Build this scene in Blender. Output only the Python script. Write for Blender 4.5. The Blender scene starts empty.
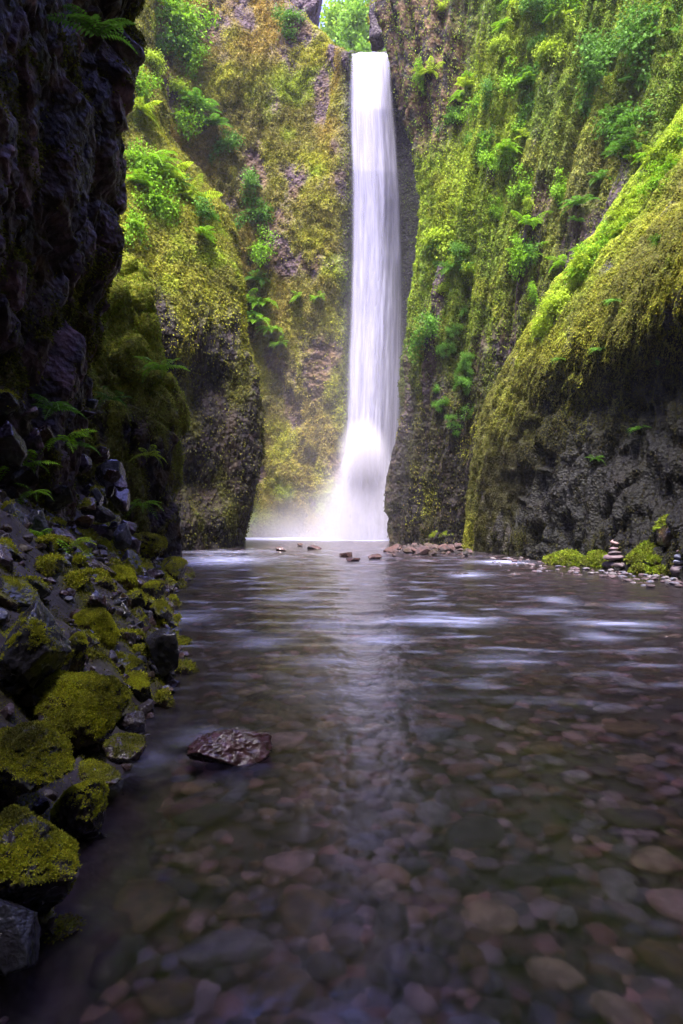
import bpy, math, random
import numpy as np
from mathutils import Vector, Matrix
R = math.radians
random.seed(7)
rng = np.random.default_rng(11)
S = bpy.context.scene
COL = S.collection

# ------------------------------------------------------------------ camera, sky, sun, exposure
cam_d = bpy.data.cameras.new('camera')
cam = bpy.data.objects.new('camera', cam_d)
COL.objects.link(cam)
cam.location = (0, 0, 1.6)
cam.rotation_euler = (R(90), 0, 0)
cam_d.sensor_fit = 'VERTICAL'
cam_d.sensor_height = 36
cam_d.lens = 24
cam_d.clip_start = 0.05
cam_d.clip_end = 2000
cam_d.dof.use_dof = True
cam_d.dof.focus_distance = 12.0
cam_d.dof.aperture_fstop = 8.0
S.camera = cam

SUN_EL, SUN_AZ = 70, 200          # azimuth clockwise from +Y
W = bpy.data.worlds.new('World')
S.world = W
W.use_nodes = True
wn = W.node_tree
sky = wn.nodes.new('ShaderNodeTexSky')
sky.sky_type = 'NISHITA'
sky.sun_disc = False
sky.sun_elevation = R(SUN_EL)
sky.sun_rotation = R(SUN_AZ)
sky.air_density = 1.0
sky.dust_density = 0.6
wtint = wn.nodes.new('ShaderNodeVectorMath'); wtint.operation = 'MULTIPLY'
wtint.inputs[1].default_value = (1.15, 0.86, 1.5)
wn.links.new(sky.outputs[0], wtint.inputs[0])
wn.links.new(wtint.outputs[0], wn.nodes['Background'].inputs[0])
wn.nodes['Background'].inputs[1].default_value = 0.15

sd = bpy.data.lights.new('sun', 'SUN')
sd.energy = 4.6
sd.angle = R(22)
sd.color = (1.0, 0.95, 0.86)
so = bpy.data.objects.new('sun', sd)
COL.objects.link(so)
dirv = Vector((math.sin(R(SUN_AZ)) * math.cos(R(SUN_EL)), math.cos(R(SUN_AZ)) * math.cos(R(SUN_EL)), math.sin(R(SUN_EL))))
so.rotation_euler = (-dirv).to_track_quat('-Z', 'Y').to_euler()
so.location = (0, 0, 80)

S.view_settings.view_transform = 'Standard'
S.view_settings.look = 'None'
S.view_settings.exposure = 2.4
S.view_settings.gamma = 1.0
cy = S.cycles
cy.max_bounces = 7
cy.diffuse_bounces = 3
cy.glossy_bounces = 3
cy.transmission_bounces = 4
cy.volume_bounces = 1
cy.transparent_max_bounces = 24
cy.sample_clamp_indirect = 6
cy.blur_glossy = 1.0
cy.use_denoising = True
cy.volume_step_rate = 4
cy.volume_max_steps = 64

# ------------------------------------------------------------------ noise in numpy
def _hash(ix, iy, iz, k=0):
    h = (ix.astype(np.int64) * 374761393 + iy.astype(np.int64) * 668265263 + iz.astype(np.int64) * 2147483647 + k * 974711) & 0xFFFFFFFF
    h = ((h ^ (h >> 13)) * 1274126177) & 0xFFFFFFFF
    h = ((h ^ (h >> 16)) * 2246822519) & 0xFFFFFFFF
    return (h ^ (h >> 15)) & 0xFFFFFFFF

def _rnd(ix, iy, iz, k=0):
    return _hash(ix, iy, iz, k) / 4294967295.0

def vnoise(p, k=0):
    """gradient noise about -1..1; p (...,3)"""
    i = np.floor(p).astype(np.int64)
    f = p - i
    w = f * f * f * (f * (f * 6 - 15) + 10)
    out = 0
    for dx in (0, 1):
        for dy in (0, 1):
            for dz in (0, 1):
                h = _hash(i[..., 0] + dx, i[..., 1] + dy, i[..., 2] + dz, k)
                gx = ((h & 1023) / 511.5) - 1
                gy = (((h >> 10) & 1023) / 511.5) - 1
                gz = (((h >> 20) & 1023) / 511.5) - 1
                d = gx * (f[..., 0] - dx) + gy * (f[..., 1] - dy) + gz * (f[..., 2] - dz)
                ww = (w[..., 0] if dx else 1 - w[..., 0]) * (w[..., 1] if dy else 1 - w[..., 1]) * (w[..., 2] if dz else 1 - w[..., 2])
                out = out + d * ww
    return out * 1.5

def fbm(p, octs=4, k=0, gain=0.5, ridge=False):
    a, s, t = 1.0, 0, 0
    for o in range(octs):
        n = vnoise(p * (2.03 ** o) + o * 17.3, k + o)
        if ridge:
            n = 1 - 2 * np.abs(n)
        s = s + a * n
        t += a
        a *= gain
    return s / t

def worley(p, k=0):
    """F1, F2, random value of the nearest cell"""
    i = np.floor(p).astype(np.int64)
    f1 = np.full(p.shape[:-1], 9.0)
    f2 = f1.copy()
    cid = f1.copy()
    for dx in (-1, 0, 1):
        for dy in (-1, 0, 1):
            for dz in (-1, 0, 1):
                a, b, c = i[..., 0] + dx, i[..., 1] + dy, i[..., 2] + dz
                d = np.sqrt((a + _rnd(a, b, c, k) - p[..., 0]) ** 2 + (b + _rnd(a, b, c, k + 1) - p[..., 1]) ** 2 + (c + _rnd(a, b, c, k + 2) - p[..., 2]) ** 2)
                r = _rnd(a, b, c, k + 3)
                near = d < f1
                f2 = np.where(near, f1, np.minimum(f2, d))
                cid = np.where(near, r, cid)
                f1 = np.minimum(f1, d)
    return f1, f2, cid

def sstep(a, b, x):
    t = np.clip((x - a) / (b - a), 0, 1)
    return t * t * (3 - 2 * t)

def mixc(a, b, t):
    t = np.asarray(t)[..., None]
    return np.asarray(a) * (1 - t) + np.asarray(b) * t

# ------------------------------------------------------------------ object helpers
def tag(o, label=None, cat=None, group=None, kind=None):
    if label: o['label'] = label
    if cat: o['category'] = cat
    if group: o['group'] = group
    if kind: o['kind'] = kind
    return o

def mesh_np(name, V, F, col=None, mat=None, smooth=True, parent=None):
    V = np.ascontiguousarray(V, dtype=np.float32).reshape(-1, 3)
    F = np.ascontiguousarray(F, dtype=np.int32)
    k = F.shape[1]
    me = bpy.data.meshes.new(name)
    me.vertices.add(len(V))
    me.vertices.foreach_set('co', V.ravel())
    me.loops.add(F.size)
    me.loops.foreach_set('vertex_index', F.ravel())
    me.polygons.add(len(F))
    me.polygons.foreach_set('loop_start', np.arange(0, F.size, k, dtype=np.int32))
    me.polygons.foreach_set('loop_total', np.full(len(F), k, dtype=np.int32))
    me.polygons.foreach_set('use_smooth', np.full(len(F), smooth, dtype=bool))
    me.update(calc_edges=True)
    if col is not None:
        ca = me.color_attributes.new('Col', 'FLOAT_COLOR', 'POINT')
        c = np.ones((len(V), 4), dtype=np.float32)
        c[:, :col.reshape(len(V), -1).shape[1]] = col.reshape(len(V), -1)
        ca.data.foreach_set('color', c.ravel())
    if mat: me.materials.append(mat)
    o = bpy.data.objects.new(name, me)
    COL.objects.link(o)
    if parent: o.parent = parent
    return o

def empty(name, loc, rz=0):
    o = bpy.data.objects.new(name, None)
    o.empty_display_size = 0.1
    o.location = loc
    o.rotation_euler = (0, 0, rz)
    COL.objects.link(o)
    return o

def P(px, py, Y):
    """survey: the point at depth Y seen at that place of the photograph"""
    return ((px - 341.5) * Y / 683.0, Y, 1.6 - (py - 512) * Y / 683.0)

# ------------------------------------------------------------------ materials
def nodes_mat(name):
    m = bpy.data.materials.new(name)
    m.use_nodes = True
    nt = m.node_tree
    b = nt.nodes['Principled BSDF']
    return m, nt, b

def N(nt, t, **kw):
    n = nt.nodes.new(t)
    for k, v in kw.items():
        setattr(n, k, v)
    return n

def rock_mat(name, scale=6.0, bump=0.5, rough=(0.28, 0.95), dist=0.03, contrast=0.55, spec=0.5):
    """base colour from the mesh's own colours, broken up by noise; alpha of Col = how mossy (dry) it is"""
    m, nt, b = nodes_mat(name)
    L = nt.links.new
    at = N(nt, 'ShaderNodeVertexColor'); at.layer_name = 'Col'
    tc = N(nt, 'ShaderNodeTexCoord')
    n1 = N(nt, 'ShaderNodeTexNoise'); n1.inputs['Scale'].default_value = scale; n1.inputs['Detail'].default_value = 8; n1.inputs['Roughness'].default_value = 0.68
    n2 = N(nt, 'ShaderNodeTexVoronoi'); n2.inputs['Scale'].default_value = scale * 2.3
    L(tc.outputs['Object'], n1.inputs['Vector']); L(tc.outputs['Object'], n2.inputs['Vector'])
    mr = N(nt, 'ShaderNodeMapRange'); mr.inputs[1].default_value = 0.3; mr.inputs[2].default_value = 0.7
    mr.inputs[3].default_value = 1 - contrast; mr.inputs[4].default_value = 1 + contrast
    L(n1.outputs[0], mr.inputs[0])
    vm = N(nt, 'ShaderNodeVectorMath', operation='SCALE')
    L(at.outputs['Color'], vm.inputs[0]); L(mr.outputs[0], vm.inputs['Scale'])
    L(vm.outputs[0], b.inputs['Base Color'])
    rr = N(nt, 'ShaderNodeMapRange'); rr.inputs[3].default_value = rough[0]; rr.inputs[4].default_value = rough[1]
    L(at.outputs['Alpha'], rr.inputs[0])
    rn = N(nt, 'ShaderNodeMath', operation='MULTIPLY_ADD'); rn.inputs[1].default_value = 0.35
    sub = N(nt, 'ShaderNodeMath', operation='SUBTRACT'); sub.inputs[1].default_value = 0.5
    L(n2.outputs['Distance'], sub.inputs[0]); L(sub.outputs[0], rn.inputs[0]); L(rr.outputs[0], rn.inputs[2])
    L(rn.outputs[0], b.inputs['Roughness'])
    ad = N(nt, 'ShaderNodeMath', operation='MULTIPLY_ADD'); ad.inputs[1].default_value = 0.5
    L(n2.outputs['Distance'], ad.inputs[0]); L(n1.outputs[0], ad.inputs[2])
    bp = N(nt, 'ShaderNodeBump'); bp.inputs['Strength'].default_value = bump; bp.inputs['Distance'].default_value = dist
    L(ad.outputs[0], bp.inputs['Height']); L(bp.outputs[0], b.inputs['Normal'])
    b.inputs['Specular IOR Level'].default_value = spec
    return m

def leaf_mat(name, rough=0.6, trans=0.35):
    m, nt, b = nodes_mat(name)
    L = nt.links.new
    at = N(nt, 'ShaderNodeVertexColor'); at.layer_name = 'Col'
    L(at.outputs['Color'], b.inputs['Base Color'])
    b.inputs['Roughness'].default_value = rough
    b.inputs['Specular IOR Level'].default_value = 0.12
    tr = N(nt, 'ShaderNodeBsdfTranslucent')
    L(at.outputs['Color'], tr.inputs['Color'])
    mx = N(nt, 'ShaderNodeMixShader'); mx.inputs[0].default_value = trans
    L(b.outputs[0], mx.inputs[1]); L(tr.outputs[0], mx.inputs[2])
    L(mx.outputs[0], nt.nodes['Material Output'].inputs['Surface'])
    return m

M_cliff_far = rock_mat('cliff_far', 2.6, 1.0, dist=0.16, rough=(0.6, 0.95), contrast=0.6, spec=.15)
M_cliff_near = rock_mat('cliff_near', 5.0, 1.0, dist=0.09, rough=(0.42, 0.95), contrast=0.75, spec=.2)
M_rock = rock_mat('boulder_rock', 9.0, 0.6, dist=0.02, rough=(0.2, 0.95), contrast=0.5)
M_cobble = rock_mat('cobble_rock', 14.0, 0.3, dist=0.006, rough=(0.5, 0.9), contrast=0.25)
M_leaf = leaf_mat('leaf')
M_moss = leaf_mat('moss_leaf', 0.85, 0.25)

# ------------------------------------------------------------------ terrain patches
def cr_matrix(n_ctrl, seg_counts):
    """Catmull-Rom weights, seg_counts samples in each segment"""
    ts = []
    for s, c in enumerate(seg_counts):
        ts += list(s + np.arange(c) / c)
    ts.append(n_ctrl - 1)
    ts = np.array(ts)
    Wm = np.zeros((len(ts), n_ctrl))
    for r, t in enumerate(ts):
        i = min(int(t), n_ctrl - 2)
        f = t - i
        w = (-0.5 * f + f * f - 0.5 * f ** 3, 1 - 2.5 * f * f + 1.5 * f ** 3, 0.5 * f + 2 * f * f - 1.5 * f ** 3, -0.5 * f * f + 0.5 * f ** 3)
        for q, ww in zip((i - 1, i, i + 1, i + 2), w):
            Wm[r, min(max(q, 0), n_ctrl - 1)] += ww
    return Wm, ts / (n_ctrl - 1)

def surf_normals(G):
    du = np.gradient(G, axis=1)
    dv = np.gradient(G, axis=0)
    n = np.cross(du, dv)
    return n / (np.linalg.norm(n, axis=-1, keepdims=True) + 1e-9)

def grid_faces(nv, nu):
    idx = np.arange(nv * nu).reshape(nv, nu)
    return np.stack([idx[:-1, :-1], idx[:-1, 1:], idx[1:, 1:], idx[1:, :-1]], -1).reshape(-1, 4)

class Patch:
    def __init__(self, ctrl, cseg, rseg, flip=False):
        C = np.array(ctrl, dtype=float)            # rows, cols, 3
        A, self.v = cr_matrix(C.shape[0], rseg)
        B, self.u = cr_matrix(C.shape[1], cseg)
        self.G = np.einsum('ri,ijk,cj->rck', A, C, B)
        self.sign = -1 if flip else 1
        self.U, self.V = np.meshgrid(self.u * (C.shape[1] - 1), self.v * (C.shape[0] - 1))   # in control units
        self.N = surf_normals(self.G) * self.sign
    def displace(self, d):
        self.G = self.G + self.N * d[..., None]
        self.N = surf_normals(self.G) * self.sign
    def build(self, name, col, mat):
        nv, nu = self.G.shape[:2]
        F = grid_faces(nv, nu)
        if self.sign < 0: F = F[:, ::-1]
        o = mesh_np(name, self.G, F, col, mat)
        return tag(o, kind='structure')

def leaf_cards(Pn, Nn, size, col, hang=0.5, jitter=0.7, aspect=0.55, lift=0.4):
    """one small pointed leaf (a bent pair of triangles) per point"""
    n = len(Pn)
    rv = rng.normal(size=(n, 3)); rv /= np.linalg.norm(rv, axis=1, keepdims=True)
    ax = Nn * 0.6 + rv * jitter + np.array([0, 0, -hang])
    ax /= np.linalg.norm(ax, axis=1, keepdims=True) + 1e-9
    rv2 = rng.normal(size=(n, 3))
    sd_ = np.cross(ax, rv2 * 0.6 + Nn); sd_ /= np.linalg.norm(sd_, axis=1, keepdims=True) + 1e-9
    up = np.cross(ax, sd_)
    s = (size * rng.uniform(0.6, 1.5, n))[:, None]
    b = Pn + Nn * s * lift * rng.uniform(0, 1, (n, 1))
    mid = b + ax * s * 0.5 + up * s * 0.12
    V = np.stack([b, mid + sd_ * s * aspect * 0.5, b + ax * s, mid - sd_ * s * aspect * 0.5], 1)
    F = np.arange(n * 4).reshape(n, 4)
    C = np.repeat(col[:, None, :], 4, axis=1)
    return V.reshape(-1, 3), F, C.reshape(-1, 3)

def scatter(patch, mask, n, size, colfn, **kw):
    G, Nm = patch.G, patch.N
    e1 = G[1:, 1:] - G[:-1, :-1]; e2 = G[1:, :-1] - G[:-1, 1:]
    area = 0.5 * np.linalg.norm(np.cross(e1, e2), axis=-1)
    w = area * mask[:-1, :-1]
    # only the sides that could be seen from the stream get leaves
    cdir = G[:-1, :-1] - np.array([0, 0, 1.6])
    dd = np.linalg.norm(cdir, axis=-1)
    face = -(cdir * Nm[:-1, :-1]).sum(-1) / dd
    w = w * np.where(face > -0.25, 1, 0.0)
    px = 341.5 + G[:-1, :-1, 0] / np.maximum(G[:-1, :-1, 1], 0.5) * 683
    py = 512 - (G[:-1, :-1, 2] - 1.6) / np.maximum(G[:-1, :-1, 1], 0.5) * 683
    w = w * ((px > -150) & (px < 833) & (py > -160) & (G[:-1, :-1, 1] > 1))
    p = w.ravel() / w.sum()
    idx = rng.choice(len(p), size=n, p=p)
    r, c = np.divmod(idx, w.shape[1])
    fu, fv = rng.random(n)[:, None], rng.random(n)[:, None]
    pos = (G[r, c] * (1 - fu) + G[r, c + 1] * fu) * (1 - fv) + (G[r + 1, c] * (1 - fu) + G[r + 1, c + 1] * fu) * fv
    nn = Nm[r, c]
    dist = np.linalg.norm(pos - np.array([0, 0, 1.6]), axis=1)
    col = colfn(pos, patch.U[r, c], patch.V[r, c])
    return leaf_cards(pos, nn, size * np.ones(n), col, **kw)

LIME = np.array([0.25, 0.34, 0.018])
GREEN = np.array([0.085, 0.155, 0.014])
YELL = np.array([0.32, 0.33, 0.022])
AMBER = np.array([0.38, 0.25, 0.05])
OLIVE = np.array([0.085, 0.085, 0.016])
BROWN = np.array([0.085, 0.052, 0.028])
DARK = np.array([0.022, 0.018, 0.020])
PURP = np.array([0.090, 0.058, 0.070])
BASALT = np.array([0.045, 0.033, 0.038])

def jit(c, n, a=0.3):
    return c * np.exp(rng.normal(0, a * .95, (n, 1))) * (1 + rng.uniform(-0.1, 0.1, (n, 3)))

# ================================================================== STRUCTURE
# ---------- stream bed: one sheet, with the left bank rising out of it
EDGE = np.array([(-12, -1.0), (0, -0.95), (2.5, -1.03), (3.9, -1.22), (6.0, -1.45), (6.9, -1.50), (9, -2.1), (12.4, -2.95), (17.3, -3.97), (22, -5.2), (30, -8), (60, -14)])
def edge_x(y): return np.interp(y, EDGE[:, 0], EDGE[:, 1])
def bank_z(x, y):
    """height of the boulder bank left of the stream"""
    t = edge_x(y) - x
    k = np.interp(y, [0, 8, 12, 17, 22], [0.80, 0.85, 0.8, 0.9, 0.5])
    return np.where(t > -0.15, -0.25 + k * np.maximum(t + 0.15, 0) * 1.05, -0.25)

ys = np.concatenate([np.linspace(-60, -6, 12)[:-1], np.linspace(-6, 22, 330)[:-1], np.linspace(22, 46, 90)[:-1], np.linspace(46, 900, 18)])
xs = np.concatenate([np.linspace(-900, -12, 14)[:-1], np.linspace(-12, 1, 200)[:-1], np.linspace(1, 12, 70)[:-1], np.linspace(12, 900, 14)])
X, Y = np.meshgrid(xs, ys)
near = (np.abs(X) < 13) & (Y < 46) & (Y > -12)
Z = np.full(X.shape, -0.38)
p3 = np.stack([X, Y, np.zeros_like(X)], -1)
bz = np.minimum(bank_z(X, Y), 2.9)
left = (X < edge_x(Y) + 0.2) & (Y < 24) & near
Z = np.where(left, bz, Z)
wb1, wb2, wbc = worley(p3 * 3.2, 180)
Z = Z + near * (0.04 * fbm(p3 * 1.7, 4, 3)) + left * (0.10 * fbm(p3 * 2.6, 4, 5) + .22 * (wbc - .55) * sstep(0, .25, wb2 - wb1))
# gravel shelf at the foot of the right hand cliff and the bar below the fall
Z = Z + np.where(near, 0.36 * np.exp(-(((X - (0.40 * Y + 1.1)) / 0.8) ** 2)) * sstep(12, 16, Y) * (1 - sstep(23, 27, Y)), 0)
Z = Z + np.where(near, 0.38 * np.exp(-(((X - 4.2) / 2.0) ** 2 + ((Y - 29.5) / 2.6) ** 2)), 0)
nz = fbm(p3 * 3.1, 4, 9)
bedc = mixc([0.03, 0.026, 0.024], [0.07, 0.05, 0.042], sstep(-0.3, 0.4, nz))
bedc = np.where((left & (bz > -.1))[..., None], mixc(DARK, BASALT, wbc), bedc)
bankm = left * sstep(-0.05, 0.25, fbm(p3 * 1.3, 4, 21) + 0.0) * (bz > 0.05)
bedc = mixc(bedc, OLIVE, bankm * 0.8)
bed = mesh_np('stream_bed', np.stack([X, Y, Z], -1), grid_faces(*X.shape), np.concatenate([bedc, np.maximum(bankm, .7)[..., None]], -1), M_rock)
tag(bed, kind='structure')
class _P: pass
bk = _P(); bk.G = np.stack([X, Y, Z + .004], -1); bk.N = surf_normals(bk.G); bk.U = X; bk.V = Y
bank_mask = left * (bz > 0.02) * (0.05 + bankm * .9) * (X > -6.5) * (Y > 1.2) * np.where(Y < 9, 1, .5)


# ---------- near left cliff (dark wet basalt, overhanging)
rowsA = [(600, 70), (540, 72), (480, 75), (420, 80), (360, 88), (300, 102), (250, 118), (200, 121), (160, 126), (120, 130), (70, 128), (30, 146), (-40, 152), (-200, 150), (-1750, 175)]  # unseen top raised and leaned in to shade the foreground
ctrl = []
for py, s in rowsA:
    s -= 11 * max(0, min(1, (330 - py) / 200.))
    x, y, z = P(s, py, 11.0)
    q = 0.5 * x - 1.9
    dz = z
    ctrl.append([(q - 1.2, -16, dz), (q - 2.2, -9, dz), (q - 0.6, 1.0, dz), (q - 0.05, 6.3, dz), (q * 0.62 + x * 0.38 + 0.10, 8.6, dz), (x * 0.75 + q * 0.25 - 0.02, 10.0, dz), (x, 11.0, dz), (x - 0.9, 12.6, dz), (x - 3.5, 15.0, dz)])
A = Patch(ctrl, [8, 8, 30, 110, 110, 90, 50, 10], [18, 28, 36, 40, 40, 36, 32, 26, 28, 30, 30, 36, 30, 30])
g = A.G
f1, f2, cid = worley(g * np.array([0.75, 0.75, 0.45]) + 3.3 + 0.25 * fbm(g * 0.8, 2, 3)[..., None], 2)
g1, g2, cid2 = worley(g * np.array([2.6, 2.6, 1.7]) + 0.3 * fbm(g * 2, 2, 4)[..., None], 9)
h1, h2, cid3 = worley(g * np.array([7., 7., 5.]), 31)
d = 0.55 * (cid - 0.5) * sstep(0.0, 0.16, f2 - f1) - 0.16 * (1 - sstep(0, 0.2, f2 - f1)) + 0.20 * (cid2 - 0.5) * sstep(0, 0.2, g2 - g1) + 0.055 * (cid3 - 0.5) * sstep(0, 0.15, h2 - h1) + 0.20 * fbm(g * np.array([1.2, 1.2, 0.7]), 5, 12)
A.displace(d)
g = A.G
nz = fbm(g * 2.2, 5, 40)
c = mixc(BASALT * 0.75, PURP * 1.0, sstep(0.0, 0.5, nz + (cid2 - 0.5) * 0.7))
brown = sstep(0.1, 0.5, fbm(g * 0.9, 4, 44)) * 0.6
c = mixc(c, BROWN * 0.8, brown)
mossA = sstep(0.05, 0.42, fbm(g * 1.1, 4, 51) + 0.35 * np.maximum(A.N[..., 2], 0) - 0.05 + 0.35 * np.exp(-((g[..., 2] - 4.4) / 1.1) ** 2) * sstep(9.3, 10.8, g[..., 1])) 
c = mixc(c, OLIVE * 0.9, mossA * 0.8)
A.build('cliff', np.concatenate([c * mixc(.5, .95, sstep(-.1, .4, fbm(g * 1.3, 4, 46)))[..., :1] if False else c * (1.0 + 1.5 * sstep(-.1, .4, fbm(g * 1.3, 4, 46)))[..., None] * np.array([1.1, .92, .85]), mossA[..., None]], -1), M_cliff_near)
mossV = [scatter(A, mossA + 0.012, 42000, 0.042, lambda p, u, v: jit(mixc(OLIVE * 0.9, YELL * 0.7, rng.random(len(p)) ** 2), len(p)), hang=0.7)]

# ---------- block standing behind it, down in the water
rowsA2 = [(600, 187, 0), (560, 180, 0), (520, 176, 0), (480, 176, 0), (440, 178, .1), (410, 177, .1), (385, 165, .2), (360, 157, .3), (320, 153, .5), (290, 150, .9), (265, 142, 2.0), (250, 120, 4.0)]
ctrl = []
for py, s, b in rowsA2:
    k = (s - 60) / 120.
    ctrl.append([P(20, py, 14.2 + b), P(62, py, 14.8 + b), P(60 + 48 * k, py, 15.6 + b), P(60 + 95 * k, py, 16.2 + b), P(s - 3, py, 16.7 + b), P(s, py, 17.3 + b), P(s - 8, py, 18.6 + b), P(s - 60, py, 23 + b)])
A2 = Patch(ctrl, [10, 60, 80, 80, 30, 24, 16], [14, 36, 36, 36, 30, 26, 26, 36, 30, 22, 16])
g = A2.G
f1, f2, cid = worley(g * np.array([1.1, 1.1, 0.8]) + 5, 71)
g1, g2, cid2 = worley(g * np.array([3.0, 3.0, 2.2]), 77)
d = 0.5 * (cid - 0.5) * sstep(0, 0.2, f2 - f1) + 0.17 * (cid2 - 0.5) * sstep(0, 0.2, g2 - g1) + 0.16 * fbm(g * 1.6, 5, 15) - 0.10 * (1 - sstep(0, 0.15, f2 - f1))
A2.displace(d * 0.85)
g = A2.G
nz = fbm(g * 2.0, 5, 41)
c = mixc(BASALT * 0.8, BROWN * 0.9, sstep(-0.1, 0.4, nz + (cid2 - 0.5) * 0.5))
c = mixc(c, PURP, sstep(0.25, 0.5, fbm(g * 1.7, 4, 43)))
mA2 = np.clip(sstep(3.2, 5.2, g[..., 2] + 1.3 * fbm(g * 1.0, 3, 55)) + sstep(0.08, 0.45, fbm(g * np.array([1.6, 1.6, 0.6]), 4, 56) + 0.2), 0, 1)
c = mixc(c, mixc(OLIVE * 1.6, YELL, sstep(1, 6, g[..., 2])), mA2 * 0.9)  # moss painted brighter toward the top, as if lit
A2.build('cliff', np.concatenate([c * (.75 + .25 * mA2[..., None]), mA2[..., None]], -1), M_cliff_near)
mossV.append(scatter(A2, mA2 + 0.01, 90000, 0.045, lambda p, u, v: jit(mixc(OLIVE * 2, LIME * 1.2, rng.random(len(p)) * sstep(.5, 6, p[:, 2])), len(p)), hang=0.8))  # leaf colours brightened upward likewise, to look lit

# ---------- mossy left buttress
silB = [(600, 236), (545, 237), (520, 241), (490, 249), (455, 258), (420, 260), (380, 252), (345, 243), (310, 240), (270, 236), (232, 229), (205, 216), (185, 200), (160, 183), (135, 165), (110, 163), (70, 156), (35, 150), (-40, 150), (-200, 140)]
ctrl = []
for i, (py, s) in enumerate(silB):
    up = max(0, (300 - py) / 300.)
    rec = 0.9 if 350 < py < 520 else 0.0
    D = 31.5 + 5 * up
    ctrl.append([P(-20, py, D - 12), P(60, py, D - 8 + rec * .5), P(60 + (s - 60) * .45, py, D - 4.5 + rec), P(60 + (s - 60) * .78, py, D - 2.2 + rec), P(s - 5, py, D - 0.7), P(s, py, D + 0.3), P(s - 6, py, D + 2), P(s - 50, py, D + 7)])
B = Patch(ctrl, [6, 60, 90, 90, 50, 24, 24, 10], [12] + [22] * 18)  if False else Patch(ctrl, [6, 70, 95, 90, 30, 24, 10], [12] + [22] * 18)
g = B.G
q = g.copy(); q[..., 2] *= 0.35
wa, wb, wc = worley(g * np.array([1.6, 1.6, 1.1]), 190)
d = .14 * (wc - .5) * sstep(0, .25, wb - wa) * (1 - sstep(8, 12, g[..., 2])) + 0.5 * fbm(q * 0.55, 4, 60) + 0.20 * fbm(q * 1.5, 4, 61, ridge=True) + 0.10 * fbm(g * 2.4, 3, 62)
B.displace(d)
g = B.G
up = sstep(8.5, 12.5, g[..., 2] + 2.6 * fbm(q * 0.8, 4, 63))
low = sstep(0.05, 0.5, fbm(q * 0.8 + 9, 4, 64) + 0.02)
mB = np.clip(up + low * 0.7, 0, 1)
c = mixc(BASALT * 0.9, PURP * 1.1, sstep(0, 0.5, fbm(g * 1.5, 4, 65)))
c = mixc(c, BROWN, sstep(-0.1, 0.4, fbm(q * 0.7, 4, 66)) * 0.7)
c = c * (.27 + .3 * sstep(7, 12, g[..., 2]))[..., None]  # foot of the buttress painted darker, shade put into the colour
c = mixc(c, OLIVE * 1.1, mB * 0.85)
def colB(p, u, v):
    n = fbm(p * 0.35, 3, 67); r = rng.random(len(p))
    c = mixc(OLIVE * 1.2, YELL, np.clip(sstep(-0.3, 0.5, n) * 0.6 + r * 0.4, 0, 1) * sstep(5, 11, p[:, 2]))
    c = mixc(c, LIME, sstep(0.05, 0.4, fbm(p * 0.5 + 4, 3, 68)) * sstep(9, 13, p[:, 2]) * 0.8)
    c = mixc(c, BROWN, (r > 0.93) * 0.6)
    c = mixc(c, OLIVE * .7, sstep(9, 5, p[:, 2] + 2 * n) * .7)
    return jit(c, len(p), 0.2)
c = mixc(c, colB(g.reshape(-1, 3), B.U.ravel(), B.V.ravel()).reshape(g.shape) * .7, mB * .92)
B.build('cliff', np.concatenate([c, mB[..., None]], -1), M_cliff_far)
mossV.append(scatter(B, mB + 0.10, 240000, 0.085, colB, hang=0.9))

# ---------- back wall beside the fall and the recess behind it
colsC = [  # base px, depth, rim py
    (20, 33, -190), (110, 37, -190), (190, 40.5, -170), (250, 42, -90), (290, 41.4, 8), (325, 40.6, 43), (346, 41.0, 51), (354, 42.8, 53), (375, 44.5, 53.5), (400, 44.8, 54), (425, 44, 54), (470, 42, 50)]
fr = [-0.06, 0.0, 0.12, 0.27, 0.45, 0.62, 0.78, 0.92, 1.0]
ctrl = []
for f in fr:
    row = []
    for bx, D, rim in colsC:
        base = 539
        py = base + (rim - base) * f
        lean = -14 * math.sin(math.pi * min(max(f, 0), 1)) if 300 < bx < 330 else 0
        bul = (-1.2 * math.sin(math.pi * f * 1.0) if bx < 330 else 0) + (1.0 if (f < 0.3 and bx < 330) else 0) * 0.6 + (2.2 * f if bx < 340 else 0)
        row.append(P(bx + lean * 0.3, py, D + bul))
    ctrl.append(row)
last = ctrl[-1]
ctrl.append([(x, y + 3.5, z + 0.6) for x, y, z in last])
ctrl.append([(x, y + 14, z + 0.8) for x, y, z in last])
C = Patch(ctrl, [6, 50, 80, 80, 70, 60, 40, 20, 14, 14, 14], [10, 50, 66, 72, 70, 66, 56, 40, 10, 4])
g = C.G
q = g.copy(); q[..., 2] *= 0.5
fade = np.interp(C.V, [8, 9], [1, 0.2])
d = (0.95 * fbm(q * 0.22, 4, 80) + 0.35 * fbm(q * 0.9, 4, 81) + 0.16 * fbm(g * 2.4, 3, 82) + 0.25 * fbm(q * 0.6, 3, 83, ridge=True)) * fade
d = d * np.interp(C.U, [5.5, 6.2], [1, 0.45])
C.displace(d)
g = C.G
mC = sstep(-0.16, 0.20, fbm(g * np.array([0.45, 0.45, 0.3]), 5, 84) + 0.10) * np.interp(C.U, [5.2, 6.1], [1, 0.12])
mC = np.clip(mC, 0, 1)
c = mixc(PURP * .75, BROWN * 1.1, sstep(-0.2, 0.3, fbm(g * 0.8, 4, 85)))
c = mixc(c, OLIVE * 1.7, mC * 0.8)
c = mixc(c, np.array([0.028, 0.024, 0.04]), np.interp(C.U, [5.4, 6.4], [0, 0.95]))
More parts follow.
